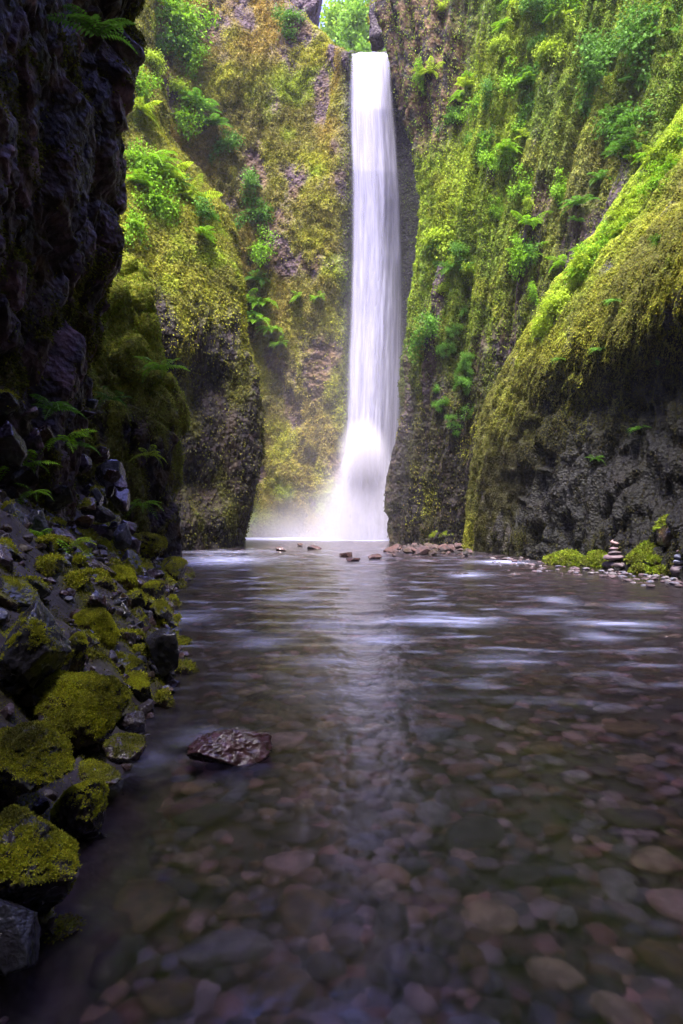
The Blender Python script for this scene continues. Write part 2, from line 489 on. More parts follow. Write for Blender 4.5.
def colC(p, u, v):
    n = fbm(p * 0.16, 4, 86); r = rng.random(len(p))
    hi = sstep(10, 28, p[:, 2])
    c = mixc(OLIVE * 1.6, AMBER, np.clip(sstep(-0.2, 0.35, n) * (0.3 + 0.35 * hi) + r * 0.2, 0, 1))
    c = mixc(c, YELL, sstep(-0.15, 0.3, fbm(p * 0.3 + 7, 3, 87)) * 0.85)
    c = mixc(c, LIME * 0.9, sstep(0.18, 0.42, fbm(p * 0.22 + 2, 3, 88)) * 0.8)
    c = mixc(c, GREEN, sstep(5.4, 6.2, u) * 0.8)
    return jit(c, len(p), 0.2)
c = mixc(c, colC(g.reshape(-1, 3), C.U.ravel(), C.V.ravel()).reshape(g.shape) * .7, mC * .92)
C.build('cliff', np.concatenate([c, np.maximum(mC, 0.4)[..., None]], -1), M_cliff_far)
mossV.append(scatter(C, mC + 0.04, 330000, 0.09, colC, hang=0.7))

# ---------- tall right cliff with long draped ridges
silF = [(600, 391), (545, 391), (520, 390), (490, 388), (460, 391), (430, 398), (410, 402), (372, 402), (345, 405), (300, 412), (250, 419), (205, 417), (170, 411), (130, 402), (90, 393), (50, 385), (0, 378), (-60, 376), (-200, 380)]
ctrl = []
for py, s in silF:
    t = (545 - py) / 545.
    bul = 0.8 * math.sin(max(0, min(1, t)) * math.pi)
    def cc(bx, lean, D): return P(max(bx + lean * t, s + 6), py, D)
    s += 9 * max(0, min(1, (380 - py) / 50.)) * max(0, min(1, (py - 100) / 40.)) + 5 * max(0, min(1, (250 - py) / 50.)) + 9 * max(0, min(1, (150 - py) / 60.)) + 9 * max(0, min(1, (py - 330) / 70.))
    ctrl.append([P(s + 40, py, 45), P(s + 6, py, 39.5), P(s, py, 36.5), P(s + 7, py, 35.6 - bul * .3), P(max(432 + 45 * t, s + 28), py, 34.2 - bul), cc(468, 85, 32.5 - bul), cc(505, 120, 31 - bul), cc(560, 130, 29 - bul), cc(640, 120, 27), cc(760, 120, 23.5), cc(960, 100, 19)])
Fp = Patch(ctrl, [4, 10, 24, 50, 80, 80, 80, 80, 60, 10], [12] + [26] * 17)
g = Fp.G
u = Fp.U
q = np.stack([u * 2.4, g[..., 2] * 0.075, np.zeros_like(u)], -1)
q2 = np.stack([u * 7.0, g[..., 2] * 0.16, g[..., 1] * 0.05], -1)
amp = np.interp(u, [1.5, 3], [0.25, 1])
d = amp * (1.05 * fbm(q, 3, 90, ridge=True) + 0.42 * fbm(q2, 3, 91, ridge=True) - .2) + (0.30 * fbm(g * 0.7, 4, 92) + 0.16 * fbm(g * 2.4, 3, 93)) * np.interp(u, [1.5, 2.8], [.4, 1])
Fp.displace(d)
g = Fp.G
peb = sstep(16, 22, g[..., 2] + 2.5 * fbm(g * 0.4, 3, 94)) * (1 - sstep(3.7, 4.5, u + 0.5 * fbm(g * 0.3, 3, 95)))
scar = np.exp(-(((u - 6.0) / 0.85) ** 2 + ((g[..., 2] - 15.5) / 4.2) ** 2))
mF = sstep(0.0, 0.3, fbm(np.stack([u * 1.6, g[..., 2] * 0.12, g[..., 1] * 0.1], -1), 4, 96) + 0.25 + 0.025 * (g[..., 2] - 9) - 0.34 * scar)
mF = np.clip(mF * (1 - peb), 0, 1) * (1 - .75 * (1 - sstep(5, 12, g[..., 2] + 3 * fbm(np.stack([u * 2, g[..., 2] * .1, u], -1), 3, 161))))
c = mixc(BASALT, PURP * 1.1, sstep(-0.1, 0.4, fbm(g * 1.6, 4, 97)))
c = mixc(c * .8, BROWN * .95, sstep(-0.2, 0.3, fbm(g * 0.6, 4, 98)) * 0.8)
c = mixc(c, mixc(BROWN * 1.35, DARK, sstep(0.4, 0.7, worley(g * 2.2, 5)[0])), peb * 0.9)
c = mixc(c, mixc(OLIVE * 0.9, GREEN, sstep(6, 15, g[..., 2])), mF * 0.85)
lowF = (1 - sstep(4, 13, g[..., 2] + 2.5 * fbm(g * .35, 3, 160))) * sstep(2.4, 3.2, u)
c = c * (1 - .80 * lowF)[..., None]        # wet rock, its colour darkened further low down in place of shade
def colF(p, u, v):
    n = fbm(np.stack([u * 2.2, p[:, 2] * 0.08, u * 0], -1), 3, 99); r = rng.random(len(p))
    hi = sstep(5, 17, p[:, 2])
    rg = fbm(np.stack([u * 2.4, p[:, 2] * 0.075, np.zeros_like(u)], -1), 3, 90, ridge=True); rg2 = fbm(np.stack([u * 7.0, p[:, 2] * 0.16, p[:, 1] * 0.05], -1), 3, 91, ridge=True)
    crest = sstep(-.25, .45, .6 * rg + .6 * rg2)  # brighter moss on crests; groove shading put into the colour
    c = mixc(OLIVE * 0.5, GREEN * 1.1, hi * (.25 + .75 * crest))
    c = mixc(c, LIME * 0.95, np.clip((sstep(-0.3, 0.3, n) * 0.9 + .25) * crest, 0, 1) * hi)
    c = mixc(c, YELL * 0.8, sstep(0.1, 0.4, fbm(p * 0.4, 3, 100)) * 0.5)
    sc = np.exp(-(((u - 6.0) / 0.95) ** 2 + ((p[:, 2] - 15.5) / 4.5) ** 2))
    c = mixc(c, BROWN * 1.5, np.clip(sc + (r > 0.93), 0, 1) * 0.6)
    return jit(c, len(p), 0.24)
c = mixc(c, colF(g.reshape(-1, 3), Fp.U.ravel(), Fp.V.ravel()).reshape(g.shape) * .7, mF * .92)
Fp.build('cliff', np.concatenate([c, np.maximum(mF, peb * 0.8)[..., None]], -1), M_cliff_far)
mossV.append(scatter(Fp, mF + 0.10, 480000, 0.08, colF, hang=1.0))

# ---------- near right buttress with an undercut foot
rowsG = [  # rows from the foot upward; each column (px, py, Y)
    [(478, 640, 36), (474, 600, 30.5), (485, 600, 29.0), (520, 610, 25.4), (575, 620, 21.6), (640, 640, 18.0), (720, 660, 14.5)],
    [(480, 548, 36), (472, 549, 30.5), (483, 552, 28.6), (520, 556, 25.2), (575, 562, 21.8), (640, 570, 18.6), (720, 580, 15.2)],
    [(482, 500, 36), (474, 500, 30.3), (486, 505, 28.2), (525, 505, 25.4), (580, 505, 22.2), (645, 505, 19.2), (730, 500, 16.0)],
    [(488, 450, 36), (480, 450, 30.0), (494, 455, 27.8), (535, 450, 25.0), (588, 450, 22.4), (650, 440, 19.7), (740, 430, 16.4)],
    [(500, 405, 36), (491, 405, 29.6), (508, 410, 27.2), (548, 400, 24.6), (596, 392, 22.3), (655, 375, 20.0), (745, 350, 16.8)],
    [(520, 370, 36), (510, 370, 29.1), (528, 368, 26.6), (566, 352, 23.7), (608, 345, 21.2), (660, 325, 18.6), (750, 290, 15.4)],
    [(545, 330, 36), (534, 330, 28.4), (552, 325, 26.0), (588, 315, 23.2), (628, 300, 20.7), (680, 275, 18.0), (765, 240, 15.0)],
    [(575, 288, 35), (561, 288, 27.8), (580, 282, 25.6), (615, 268, 23.0), (655, 250, 20.8), (705, 222, 18.2), (790, 180, 15.4)],
    [(600, 255, 35), (587, 255, 27.2), (606, 248, 25.3), (640, 232, 23.0), (680, 210, 21.0), (735, 175, 18.6), (820, 120, 16)],
    [(628, 222, 35), (612, 222, 26.6), (632, 214, 25.0), (668, 192, 23.0), (710, 165, 21.2), (770, 120, 19.0), (860, 50, 16.8)],
    [(656, 185, 35), (638, 185, 26.0), (658, 176, 24.7), (698, 150, 23.0), (745, 115, 21.4), (810, 60, 19.6), (910, -30, 17.6)],
    [(690, 130, 35), (676, 130, 25.2), (696, 118, 24.2), (740, 85, 22.8), (795, 40, 21.6), (870, -30, 20.0), (990, -140, 18.4)],
    [(790, 0, 36), (770, 0, 25), (800, -20, 24), (850, -60, 23), (910, -120, 22), (1000, -200, 21), (1140, -320, 20)],
    [(960, -200, 38), (940, -220, 28), (960, -240, 27), (1010, -280, 26), (1070, -330, 25), (1160, -420, 24), (1300, -520, 23)]]
ctrl = [[P(*p) for p in row] for row in rowsG]
for row, (py) in zip(ctrl, rowsG):
    x, y, z = row[-1]
    row += [(min(x - 1.2, 7.4 + .03 * z), 8.0, z * 1.1), (min(x - 2.5, 5.5 + .02 * z), -16.0, z * 1.2)]  # unseen near end pulled in and steepened to darken the foreground
G_ = Patch(ctrl, [24, 60, 90, 100, 100, 90, 30, 8], [16, 40, 44, 44, 40, 40, 40, 36, 36, 36, 36, 16, 6])
g = G_.G
u = G_.U; v = G_.V
q = np.stack([u * 5.0, g[..., 2] * 0.22, g[..., 1] * 0.1], -1)
q2 = np.stack([u * 14.0, g[..., 2] * 0.45, g[..., 1] * 0.1], -1)
d = 0.38 * fbm(q, 3, 110, ridge=True) + 0.15 * fbm(q2, 3, 111, ridge=True) + 0.35 * fbm(g * 0.7, 4, 112) + 0.10 * fbm(g * 3.2, 3, 113)
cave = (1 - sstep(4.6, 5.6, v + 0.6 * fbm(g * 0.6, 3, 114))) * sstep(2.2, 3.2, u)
f1, f2, cid = worley(g * np.array([1.1, 1.1, 0.9]), 115)
d = d + cave * 0.55 * (cid - 0.6) * sstep(0, 0.2, f2 - f1)
d = d * np.interp(u, [0.8, 1.3], [0.35, 1])
G_.displace(d)
g = G_.G
lipv = 3.7 + 1.3 * fbm(q, 3, 116) - sstep(4.0, 1.2, u) * 3.2
mG = sstep(-1.1, 0.9, v - lipv)
mG = np.clip(mG * sstep(-0.5, -0.1, fbm(g * 0.8, 4, 118)) + 0.7 * sstep(0.22, 0.45, fbm(np.stack([u * 2.5, g[..., 2] * .3, u], -1), 4, 117)), 0, 1)
foot = sstep(1.5, 0.4, g[..., 2] + 0.8 * fbm(g * 0.8, 3, 119)) * sstep(2.0, 3.0, u)
mG = np.clip(mG + foot * 0.8 * sstep(.15, .4, fbm(g * .5, 3, 191)), 0, 1)
c = mixc(DARK * .7, BASALT * 0.6, sstep(-0.1, 0.5, fbm(g * 1.8, 4, 120)))
c = mixc(c, BROWN * 0.45, sstep(-0.1, 0.4, fbm(g * 0.9, 4, 121)) * 0.6)
c = mixc(c, OLIVE, mG * 0.85)
def colG(p, u, v):
    n = fbm(p * 0.5, 3, 122); r = rng.random(len(p))
    ridge = sstep(4.0, 1.8, u) * sstep(5, 8, v)
    c = mixc(OLIVE * 0.9, YELL * 0.9, np.clip(sstep(-0.3, 0.5, n) * 0.6 + r * 0.35, 0, 1) * sstep(2.5, 5.5, v))
    c = mixc(c, LIME * 1.1, np.clip(ridge + sstep(0.2, 0.5, fbm(p * 0.7 + 3, 3, 123)) * 0.5, 0, 1) * sstep(3, 6, v))
    c = mixc(c, YELL * 0.9, (v < 2) * sstep(2, 0.5, p[:, 2]) * 0.6)
    c = mixc(c, BROWN * 1.3, (r > 0.96) * 0.6)
    c = mixc(c, mixc(OLIVE * .2, BROWN * .22, r), sstep(4.2, 2.6, v + .8 * n) * (u > 2) * .85)  # leaves under the lip painted darker, as in shade
    return jit(c, len(p), 0.22)
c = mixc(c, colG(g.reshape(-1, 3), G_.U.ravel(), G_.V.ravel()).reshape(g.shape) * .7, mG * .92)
G_.build('cliff', np.concatenate([c * (1 - .88 * cave)[..., None], mG[..., None]], -1), M_cliff_near)  # shade of the undercut put into the rock colour
mossV.append(scatter(G_, mG + 0.13, 560000, 0.052, colG, hang=1.1))

def join_leaves(name, parts, mat, parent=None):
    off = 0; Vs, Fs, Cs = [], [], []
    for V, F, Cc in parts:
        Vs.append(V); Fs.append(F + off); Cs.append(Cc); off += len(V)
    return mesh_np(name, np.concatenate(Vs), np.concatenate(Fs), np.concatenate(Cs), mat, False, parent)
for part in mossV:
    tag(join_leaves('moss', [part], M_moss), kind='stuff')
for lo, hi, n_, sz in [(1.2, 4.5, 40000, .009), (4.5, 9, 50000, .015), (9, 20, 40000, .028)]:
    pt = scatter(bk, bank_mask * (bk.V >= lo) * (bk.V < hi), n_, sz, lambda p, u, v: jit(mixc(OLIVE * .8, YELL * .8, np.clip(.4 + 1.2 * fbm(p * 2.2, 3, 170), 0, 1)), len(p), .4), hang=.1, lift=.8)
    tag(join_leaves('moss', [pt], M_moss), kind='stuff')

# ---------- the creek above the lip
xs = np.linspace(-8, 12, 60); ys = np.linspace(43.0, 80, 60)
X, Y = np.meshgrid(xs, ys)
Z = 29.55 + (Y - 43) * 0.10 + 0.25 * fbm(np.stack([X, Y, X * 0], -1) * 0.6, 3, 130) + 0.05 * (X - 2) ** 2
uc = mixc(BROWN, OLIVE * 1.4, sstep(-.2, .3, fbm(np.stack([X, Y, X * 0], -1) * 0.8, 3, 131)))
tag(mesh_np('upper_ground', np.stack([X, Y, Z - 0.5], -1), grid_faces(*X.shape), np.concatenate([uc, np.ones(X.shape + (1,))], -1), M_cliff_far), kind='structure')

# ---------- unseen cliff added behind the camera, tall enough to shade the foreground
uu = np.linspace(-22, 20, 90); vv = np.linspace(-1, 68, 120)
X, Z = np.meshgrid(uu, vv)
pq = np.stack([X, X * 0, Z], -1)
Yb = -11 + 1.6 * fbm(pq * .15, 4, 150) + .5 * fbm(pq * .7, 3, 151) - .02 * Z
bc = mixc(BASALT, OLIVE, sstep(-.2, .3, fbm(pq * .4, 4, 152)))
tag(mesh_np('cliff', np.stack([X, Yb, Z], -1), grid_faces(*X.shape), np.concatenate([bc, np.ones(X.shape + (1,)) * .7], -1), M_cliff_far), kind='structure')

# ================================================================== ROCKS
def ico(sub):
    import bmesh
    bm = bmesh.new()
    bmesh.ops.create_icosphere(bm, subdivisions=sub, radius=1)
    V = np.array([v.co[:] for v in bm.verts]); F = np.array([[v.index for v in f.verts] for f in bm.faces])
    bm.free()
    return V, F
ICO = {s: ico(s) for s in (2, 3, 4, 5, 6)}

def rock_shape(seed, dims, sub=4, cuts=9, rough=0.05, smooth=0.0, freq=3.0):
    """a boulder: a ball cut by random planes, then roughened; dims = half sizes"""
    r = np.random.default_rng(seed)
    D, F = ICO[sub]
    nrm = r.normal(size=(cuts + 5 if smooth < .2 else cuts, 3)); nrm /= np.linalg.norm(nrm, axis=1, keepdims=True)
    h = r.uniform(0.40, 0.80, cuts + 5) if smooth < .2 else r.uniform(0.42, 0.86, cuts)
    dp = D @ nrm.T
    rad = np.where(dp > 0.05, h / np.maximum(dp, 0.05), 9).min(axis=1)
    rad = np.minimum(rad, 1.0)
    rad = rad * (1 - smooth) + smooth * 0.9
    n = fbm(D * freq + seed * 3.1, 4, 5)
    n2 = fbm(D * freq * 3.5 + seed, 3, 6)
    rad = rad * (1 + rough * 2 * n + rough * 0.8 * n2)
    V = D * rad[:, None] * np.array(dims)
    return V, F

def vnormals(V, F):
    fn = np.cross(V[F[:, 1]] - V[F[:, 0]], V[F[:, 2]] - V[F[:, 0]])
    n = np.zeros_like(V)
    for k in range(3): np.add.at(n, F[:, k], fn)
    return n / (np.linalg.norm(n, axis=1, keepdims=True) + 1e-9)

def euler_m(rx, ry, rz):
    return np.array((Matrix.Rotation(rz, 3, 'Z') @ Matrix.Rotation(ry, 3, 'Y') @ Matrix.Rotation(rx, 3, 'X')))

def boulder(name, loc, dims, seed, base, alt, moss=0.0, rot=(0, 0, 0), sub=4, cuts=9, rough=0.05, label=None, cat='rock', group=None, leafn=0, leafs=0.016, mosscol=None, freq=3.0, smooth=0.0, mat=None, dry=0.0):
    V, F = rock_shape(seed, dims, sub, cuts, rough, smooth, freq)
    V = V @ euler_m(*rot).T
    nn = vnormals(V, F)
    Wp = V + np.array(loc)
    n = fbm(Wp * 4 / max(dims) * 0.5 + seed, 4, 7)
    c = mixc(base, alt, sstep(-0.2, 0.35, n))
    mm = sstep(0.95 - moss, 1.35 - moss, nn[:, 2] * 0.8 + 1.25 * fbm(Wp * 3.6 / max(dims) * 0.5 + 5, 5, 8, gain=.7) + 0.35) if moss > 0 else np.zeros(len(V))
    c = mixc(c, mixc(OLIVE * 1.1, (YELL * .8 if mosscol is None else mosscol * .8), np.clip(0.45 + 0.9 * fbm(Wp * 3.5, 3, 11), 0, 1)), mm * 0.9)
    o = mesh_np(name, V, F, np.concatenate([c, np.maximum(mm, dry)[:, None]], 1), mat or M_rock, smooth=(sub >= 5 or smooth > .2))
    o.location = loc
    tag(o, label, cat, group)
    if moss > 0 and leafn:
        tri = F
        ar = np.linalg.norm(np.cross(V[tri[:, 1]] - V[tri[:, 0]], V[tri[:, 2]] - V[tri[:, 0]]), axis=1)
        w = ar * mm[tri].mean(1)
        if w.sum() > 1e-6:
            idx = rng.choice(len(tri), leafn, p=w / w.sum())
            b = rng.random((leafn, 2)); fl = b.sum(1) > 1; b[fl] = 1 - b[fl]
            pos = V[tri[idx, 0]] * (1 - b.sum(1))[:, None] + V[tri[idx, 1]] * b[:, :1] + V[tri[idx, 2]] * b[:, 1:]
            mc = mixc(OLIVE * 1.2, (YELL * 1.45 if mosscol is None else mosscol), np.clip(0.55 + 1.5 * fbm((pos + np.array(loc)) * 4.5, 4, 11) + 0.35 * (rng.random(leafn) - 0.4), 0, 1))
            lc = leaf_cards(pos, nn[tri[idx, 0]], np.full(leafn, leafs), jit(mc, leafn, 0.22), hang=0.15, lift=0.9)
            tag(mesh_np('moss', *lc, M_moss, False, o), kind='stuff')
    return o

WET = np.array([0.030, 0.028, 0.038]); SLATE = np.array([0.075, 0.078, 0.11]); REDD = np.array([0.11, 0.055, 0.052]); GREY = np.array([0.13, 0.12, 0.13]); TAN = np.array([0.19, 0.14, 0.10]); PINK = np.array([0.26, 0.17, 0.17])
# hand placed boulders of the left bank: px, py of the centre, depth, half sizes (m)
HB = [
 (8, 868, 2.55, (.24, .30, .24), WET, BASALT, .50, (0, .1, .3), 'large dark rounded boulder with yellow moss on its top, beside the bottom left waterline', 9000, .012),
 (10, 925, 2.35, (.17, .17, .13), WET, SLATE * .5, .0, (0, .3, .4), 'low black wet rock in the water at the bottom left corner', 0, .012),
 (22, 757, 3.15, (.25, .28, .19), WET, SLATE * .6, .62, (0, .35, .3), 'tilted slab of dark rock with thick bright moss on its left half', 11000, .012),
 (84, 815, 3.35, (.13, .20, .24), WET, BASALT, .60, (0, .1, 0), 'steep narrow mossy rock rising straight from the water, below the tilted slab', 6000, .012),
 (88, 705, 4.3, (.30, .34, .30), BASALT, BROWN, .86, (0, .35, .2), 'big rounded boulder almost wholly covered in yellow green moss', 14000, .014),
 (122, 748, 3.95, (.13, .15, .13), BASALT, PURP * 1.3, .25, (.2, .2, .4), 'rough grey purple rock at the waterline under the big moss covered boulder', 1200, .012),
 (98, 780, 3.75, (.14, .14, .11), WET, BROWN, .3, (.2, .1, .9), 'small brown wet rock at the waterline beside a steep mossy rock', 900, .012),
 (135, 725, 4.4, (.12, .12, .09), BASALT, GREY, 0, (0, .3, .9), 'pale pitted rock low at the waterline beside the big mossy boulder', 0, .01),
 (166, 655, 6.3, (.24, .28, .32), WET, SLATE * .5, .0, (.55, .25, .5), 'dark angular boulder with a flat shining bluish face, standing in the water edge', 0, .01),
 (122, 668, 5.9, (.20, .22, .17), WET, SLATE, .15, (.4, 0, .2), 'cracked bluish grey rock behind the big mossy boulder', 1500, .016),
 (139, 690, 5.6, (.16, .18, .15), WET, BASALT, .45, (.4, 0, .9), 'dark rock with a mossy shoulder between the mossy boulder and the flat faced boulder', 2500, .015),
 (90, 632, 6.0, (.24, .25, .27), BASALT, BROWN, .84, (0, .2, 1.2), 'upright block capped with bright moss above the big mossy boulder', 8000, .016),
 (30, 655, 4.2, (.26, .30, .34), WET, SLATE * .7, .12, (.3, .3, .5), 'tall dark boulder with a blue sheen at the left edge of the picture', 1600, .014),
 (68, 668, 4.7, (.16, .18, .26), WET, BROWN, .5, (.1, .1, .5), 'narrow dark rock with strings of moss beside the tall dark boulder', 3200, .014),
 (14, 597, 5.3, (.26, .30, .14), SLATE * .8, SLATE, .1, (.1, .25, .2), 'flat slate blue slab lying on top of the left bank', 900, .016),
 (70, 596, 7.0, (.28, .26, .10), SLATE * .8, PURP, .25, (.1, .2, .1), 'flat purplish grey slab above the moss capped block', 1500, .018),
 (112, 585, 9.0, (.46, .5, .28), BROWN, BASALT, .92, (0, .3, .1), 'long low hump of bright moss on the middle of the left bank', 12000, .024),
 (128, 566, 11.0, (.30, .3, .26), SLATE * .9, SLATE * 1.3, .1, (.3, .2, .3), 'bluish grey faceted rock behind the long mossy hump', 900, .026),
 (152, 590, 9.5, (.26, .3, .20), WET, BASALT, .35, (.3, .1, .3), 'dark wet rock at the right foot of the long mossy hump', 1800, .022),
 (135, 622, 7.6, (.26, .28, .20), WET, PURP * .7, .2, (.2, .4, .3), 'dark brown rock just behind the flat faced boulder', 1200, .018),
 (160, 612, 8.2, (.18, .2, .13), WET, BASALT, .3, (.2, .4, .3), 'low dark rock at the water just beyond the flat faced boulder', 900, .018),
 (58, 572, 7.6, (.17, .2, .15), BASALT, REDD * .8, 0, (.2, .4, .3), 'rounded reddish black rock in front of the small green ferns', 0, .018),
 (12, 560, 6.6, (.36, .3, .17), BROWN * .7, REDD * .7, 0, (.1, .35, .1), 'long dark brown leaning block at the left edge under the ferns', 0, .018),
 (12, 517, 7.2, (.17, .2, .19), SLATE * .8, SLATE, 0, (.3, .2, .4), 'smooth bluish stone lodged at the left edge above the brown block', 0, .018),
 (5, 445, 7.6, (.22, .25, .34), BASALT * 1.2, GREY * .5, 0, (.1, .0, .2), 'grey upright block at the left edge beside the hanging ferns', 0, .018),
 (172, 572, 14.5, (.42, .5, .30), WET, BASALT, .4, (.2, .1, .3), 'dark round rock at the far end of the left bank in the water', 2500, .032),
 (150, 548, 14.0, (.5, .5, .38), WET, BROWN, .7, (.2, .1, .9), 'mossy rock leaning on the foot of the left cliff block', 5000, .032),
 (96, 548, 11.5, (.42, .4, .24), WET, BROWN, .75, (.1, .2, .3), 'moss topped rock high on the left bank behind the mossy hump', 5000, .028),
]
for i, (px, py, D, dims, b, a, ms, rot, lab, ln, ls) in enumerate(HB):
    big = D < 5.5
    boulder('boulder', P(px, py, D), dims, 100 + i, b, a, ms * .88, rot, 6 if big else 5, 10, 0.045 if ms < .5 else .075, lab, 'boulder', None, int(ln * 2.6), ls * .62, smooth=0 if ms < .5 else .15)

V, F = rock_shape(419, (.30, .20, .15), 6, 9, .055, .0, 2.6)
V[:, 2] *= 1.12 - .20 * np.exp(-((V[:, 0] + .03) / .07) ** 2) * (V[:, 2] > 0) + .1 * (V[:, 0] > .05)
w1_, w2_, wc_ = worley(V * 26, 412)
nn = vnormals(V, F)
V = V + nn * (.010 * fbm(V * 22, 4, 413) - .008 * sstep(.45, .1, w1_))[:, None]
c = mixc(REDD * .4, REDD * .7 + np.array([.01, 0, .015]), sstep(-.2, .4, fbm(V * 16, 4, 414)))
hero = mesh_np('boulder', V, F, np.concatenate([c, np.zeros((len(V), 1))], 1), M_rock)
hero.scale = (1.06, 1.05, 1.08); hero.location = (-.775, 4.45, .065); hero.rotation_euler = (0, -.03, .12)
tag(hero, 'wet purple brown pitted rock standing alone in the stream', 'boulder')
boulder('boulder', P(167, 690, 6.0), (.055, .06, .05), 411, REDD * .6, PINK * .6, 0, (0, .2, .4), 4, 7, .05, 'small purplish wet rock in the water just off the bank', 'rock')

# talus filling the rest of the left bank
r2 = np.random.default_rng(5)
placed = [(P(h[0], h[1], h[2]), max(h[3])) for h in HB]
cnt = 0
tries = 0
rubble = []
while cnt < 1250 and tries < 60000:
    tries += 1
    y = 2.0 + 14.5 * r2.random() ** 1.1
    t = 0.05 + (2.6 if y < 11 else 1.7) * r2.random()
    x = edge_x(y) - t
    z = float(min(bank_z(np.array(x), np.array(y)), 2.6))
    s = (r2.uniform(0.07, 0.15) if cnt < 150 else r2.uniform(.025, .06)) * (1 + 0.10 * y)
    if any((x - p[0]) ** 2 + (y - p[1]) ** 2 + (z - p[2]) ** 2 < ((s + q_) * (0.5 if cnt < 150 else .3)) ** 2 for p, q_ in placed): continue
    if x < (-0.56 * y - 0.6 if cnt < 150 else -0.7 * y - 1.6): continue
    placed.append(((x, y, z), s))
    dims = s * r2.uniform(0.6, 1.15, 3); dims[2] *= 0.8
    ms = r2.choice([0, 0.2, 0.5, 0.75], p=[.40, .22, .22, .16])
    base, alt = [(WET, BASALT), (BASALT, PURP), (BROWN * .7, BASALT), (SLATE * .7, SLATE), (WET, REDD * .6)][r2.choice(5, p=[.3, .22, .2, .16, .12])]
    if cnt >= 150:
        V, F = rock_shape(600 + cnt, dims, 3, 9, .05)
        V = V @ euler_m(*r2.uniform(-.6, .6, 3)).T + np.array([x, y, z + s * .4])
        cq = mixc(base, alt, np.full(len(V), r2.random()))
        rubble.append((V, F, np.concatenate([cq, np.full((len(V), 1), .3 * r2.random())], 1)))
        cnt += 1
        continue
    if ms >= 0.5: lab, grp = 'small mossy rock wedged among the boulders of the left bank', 'small mossy rocks of the left bank'
    elif base is SLATE * .7: lab, grp = 'x', 'x'
    else: lab, grp = 'small bare wet rock wedged among the boulders of the left bank', 'small bare rocks of the left bank'
    boulder('rock', (x, y, z + s * 0.15), dims, 600 + cnt, base, alt, ms, tuple(r2.uniform(-.5, .5, 3)), 4 if y < 9 else 3, 8, .05, lab, 'rock', grp, int(1500 * ms) if ms else 0, 0.010 + 0.0016 * y)
    cnt += 1

tag(join_leaves('rubble', rubble, M_rock), kind='stuff')

# broken blocks lodged at the foot of the near left cliff
for i in range(46):
    y = r2.uniform(7.4, 13.5)
    px = r2.uniform(0, 120) if y < 11 else r2.uniform(60, 170)
    py = r2.uniform(400, 540) if y < 11 else r2.uniform(450, 560)
    s = r2.uniform(0.09, 0.22) * y / 9
    base, alt = [(BROWN * .7, REDD * .7), (BASALT, PURP * 1.2), (SLATE * .7, SLATE * 1.2), (WET, BASALT)][r2.integers(4)]
    dims = s * r2.uniform(0.5, 1.3, 3)
    X0 = P(px, py, y)
    wallx = 0.5 * P(82, 440, 11)[0] - 1.9
    boulder('rock', (min(X0[0], wallx + 0.35), y, X0[2]), dims, 900 + i, base, alt, 0.2 if i % 3 == 0 else 0, tuple(r2.uniform(-.7, .7, 3)), 4, 7, .04,
            'broken angular block lodged at the foot of the left cliff', 'rock', 'broken blocks at the foot of the left cliff', 300 if i % 3 == 0 else 0, .022)

# ---------- right shore: moss mounds, rocks, two stacks of stones
RB = [
 (566, 562, 21.0, (.85, .8, .42), .95, 'broad low mound of bright green moss at the foot of the right cliff'),
 (598, 564, 20.2, (.55, .6, .38), .92, 'smaller moss mound just left of the stone stack'),
 (650, 560, 18.0, (.6, .8, .45), .42, 'dark rock with moss on top, right of the stone stack'),
 (682, 536, 17.6, (.6, .7, .6), .30, 'tall mossy boulder at the right edge behind the stone stacks'),
 (640, 573, 17.6, (.32, .4, .20), .55, 'low mossy rock at the waterline between the two stone stacks'),
 (663, 574, 17.2, (.30, .4, .24), .50, 'rounded mossy rock touching the right hand stone stack'),
 (445, 538, 33.0, (.9, .8, .6), .3, 'grey rock at the foot of the tall right cliff by the gravel bar'),
]
for i, (px, py, D, dims, ms, lab) in enumerate(RB):
    boulder('boulder', P(px, py, D), dims, 1300 + i, WET, BROWN * .8, ms, (0, 0, i), 5, 9, .06, lab, 'boulder', None, 7000, .055, mosscol=LIME * .75)

def cairn(px, Y, base_py, stones, which, seed):
    x, y, z = P(px, base_py, Y)
    z = max(z, 0.0)
    names = ['bottom', 'second lowest', 'middle', 'second highest', 'topmost', 'tiny crowning']
    r = np.random.default_rng(seed)
    for k, (rx, hz, colr, shade) in enumerate(stones):
        rx *= 1.3; hz *= 1.25; colr = colr * 1.5
        V, F = rock_shape(seed + k, (rx, rx * 0.85, hz), 4, 5, .03, .35)
        top, bot = V[:, 2].max(), V[:, 2].min()
        c = mixc(colr * 0.8, colr * 1.2, sstep(-.2, .3, fbm(V * 9 + k, 3, 3)))
        o = mesh_np('stacked_stone', V, F, np.concatenate([c, np.full((len(V), 1), .25)], 1), M_cobble)
        o.location = (x + r.uniform(-.02, .02), y, z - bot)
        o.rotation_euler = (0, 0, r.uniform(0, 6))
        z = z - bot + top - 0.008
        tag(o, f'{shade} stone, {names[k]} in the pile {which}', 'stone', 'stacked stones on the right shore')
cairn(615, 19.3, 571, [(.33, .10, BASALT * 1.5, 'wide dark flat'), (.27, .085, PURP, 'purplish flat'), (.19, .06, BASALT * 1.6, 'dark grey'), (.13, .05, PURP * 1.4, 'small purple grey'), (.115, .085, PINK * .7, 'round pinkish')], 'beside the moss mound', 50)
cairn(683, 16.6, 590, [(.24, .15, BASALT * 1.5, 'large round dark'), (.20, .06, SLATE * 1.8, 'pale bluish flat'), (.19, .065, SLATE * 1.2, 'thick bluish grey'), (.14, .045, PURP, 'thin purplish'), (.10, .04, BASALT * 1.6, 'small dark'), (.06, .035, PINK * .8, 'pale pink')], 'cut by the right picture edge', 80)
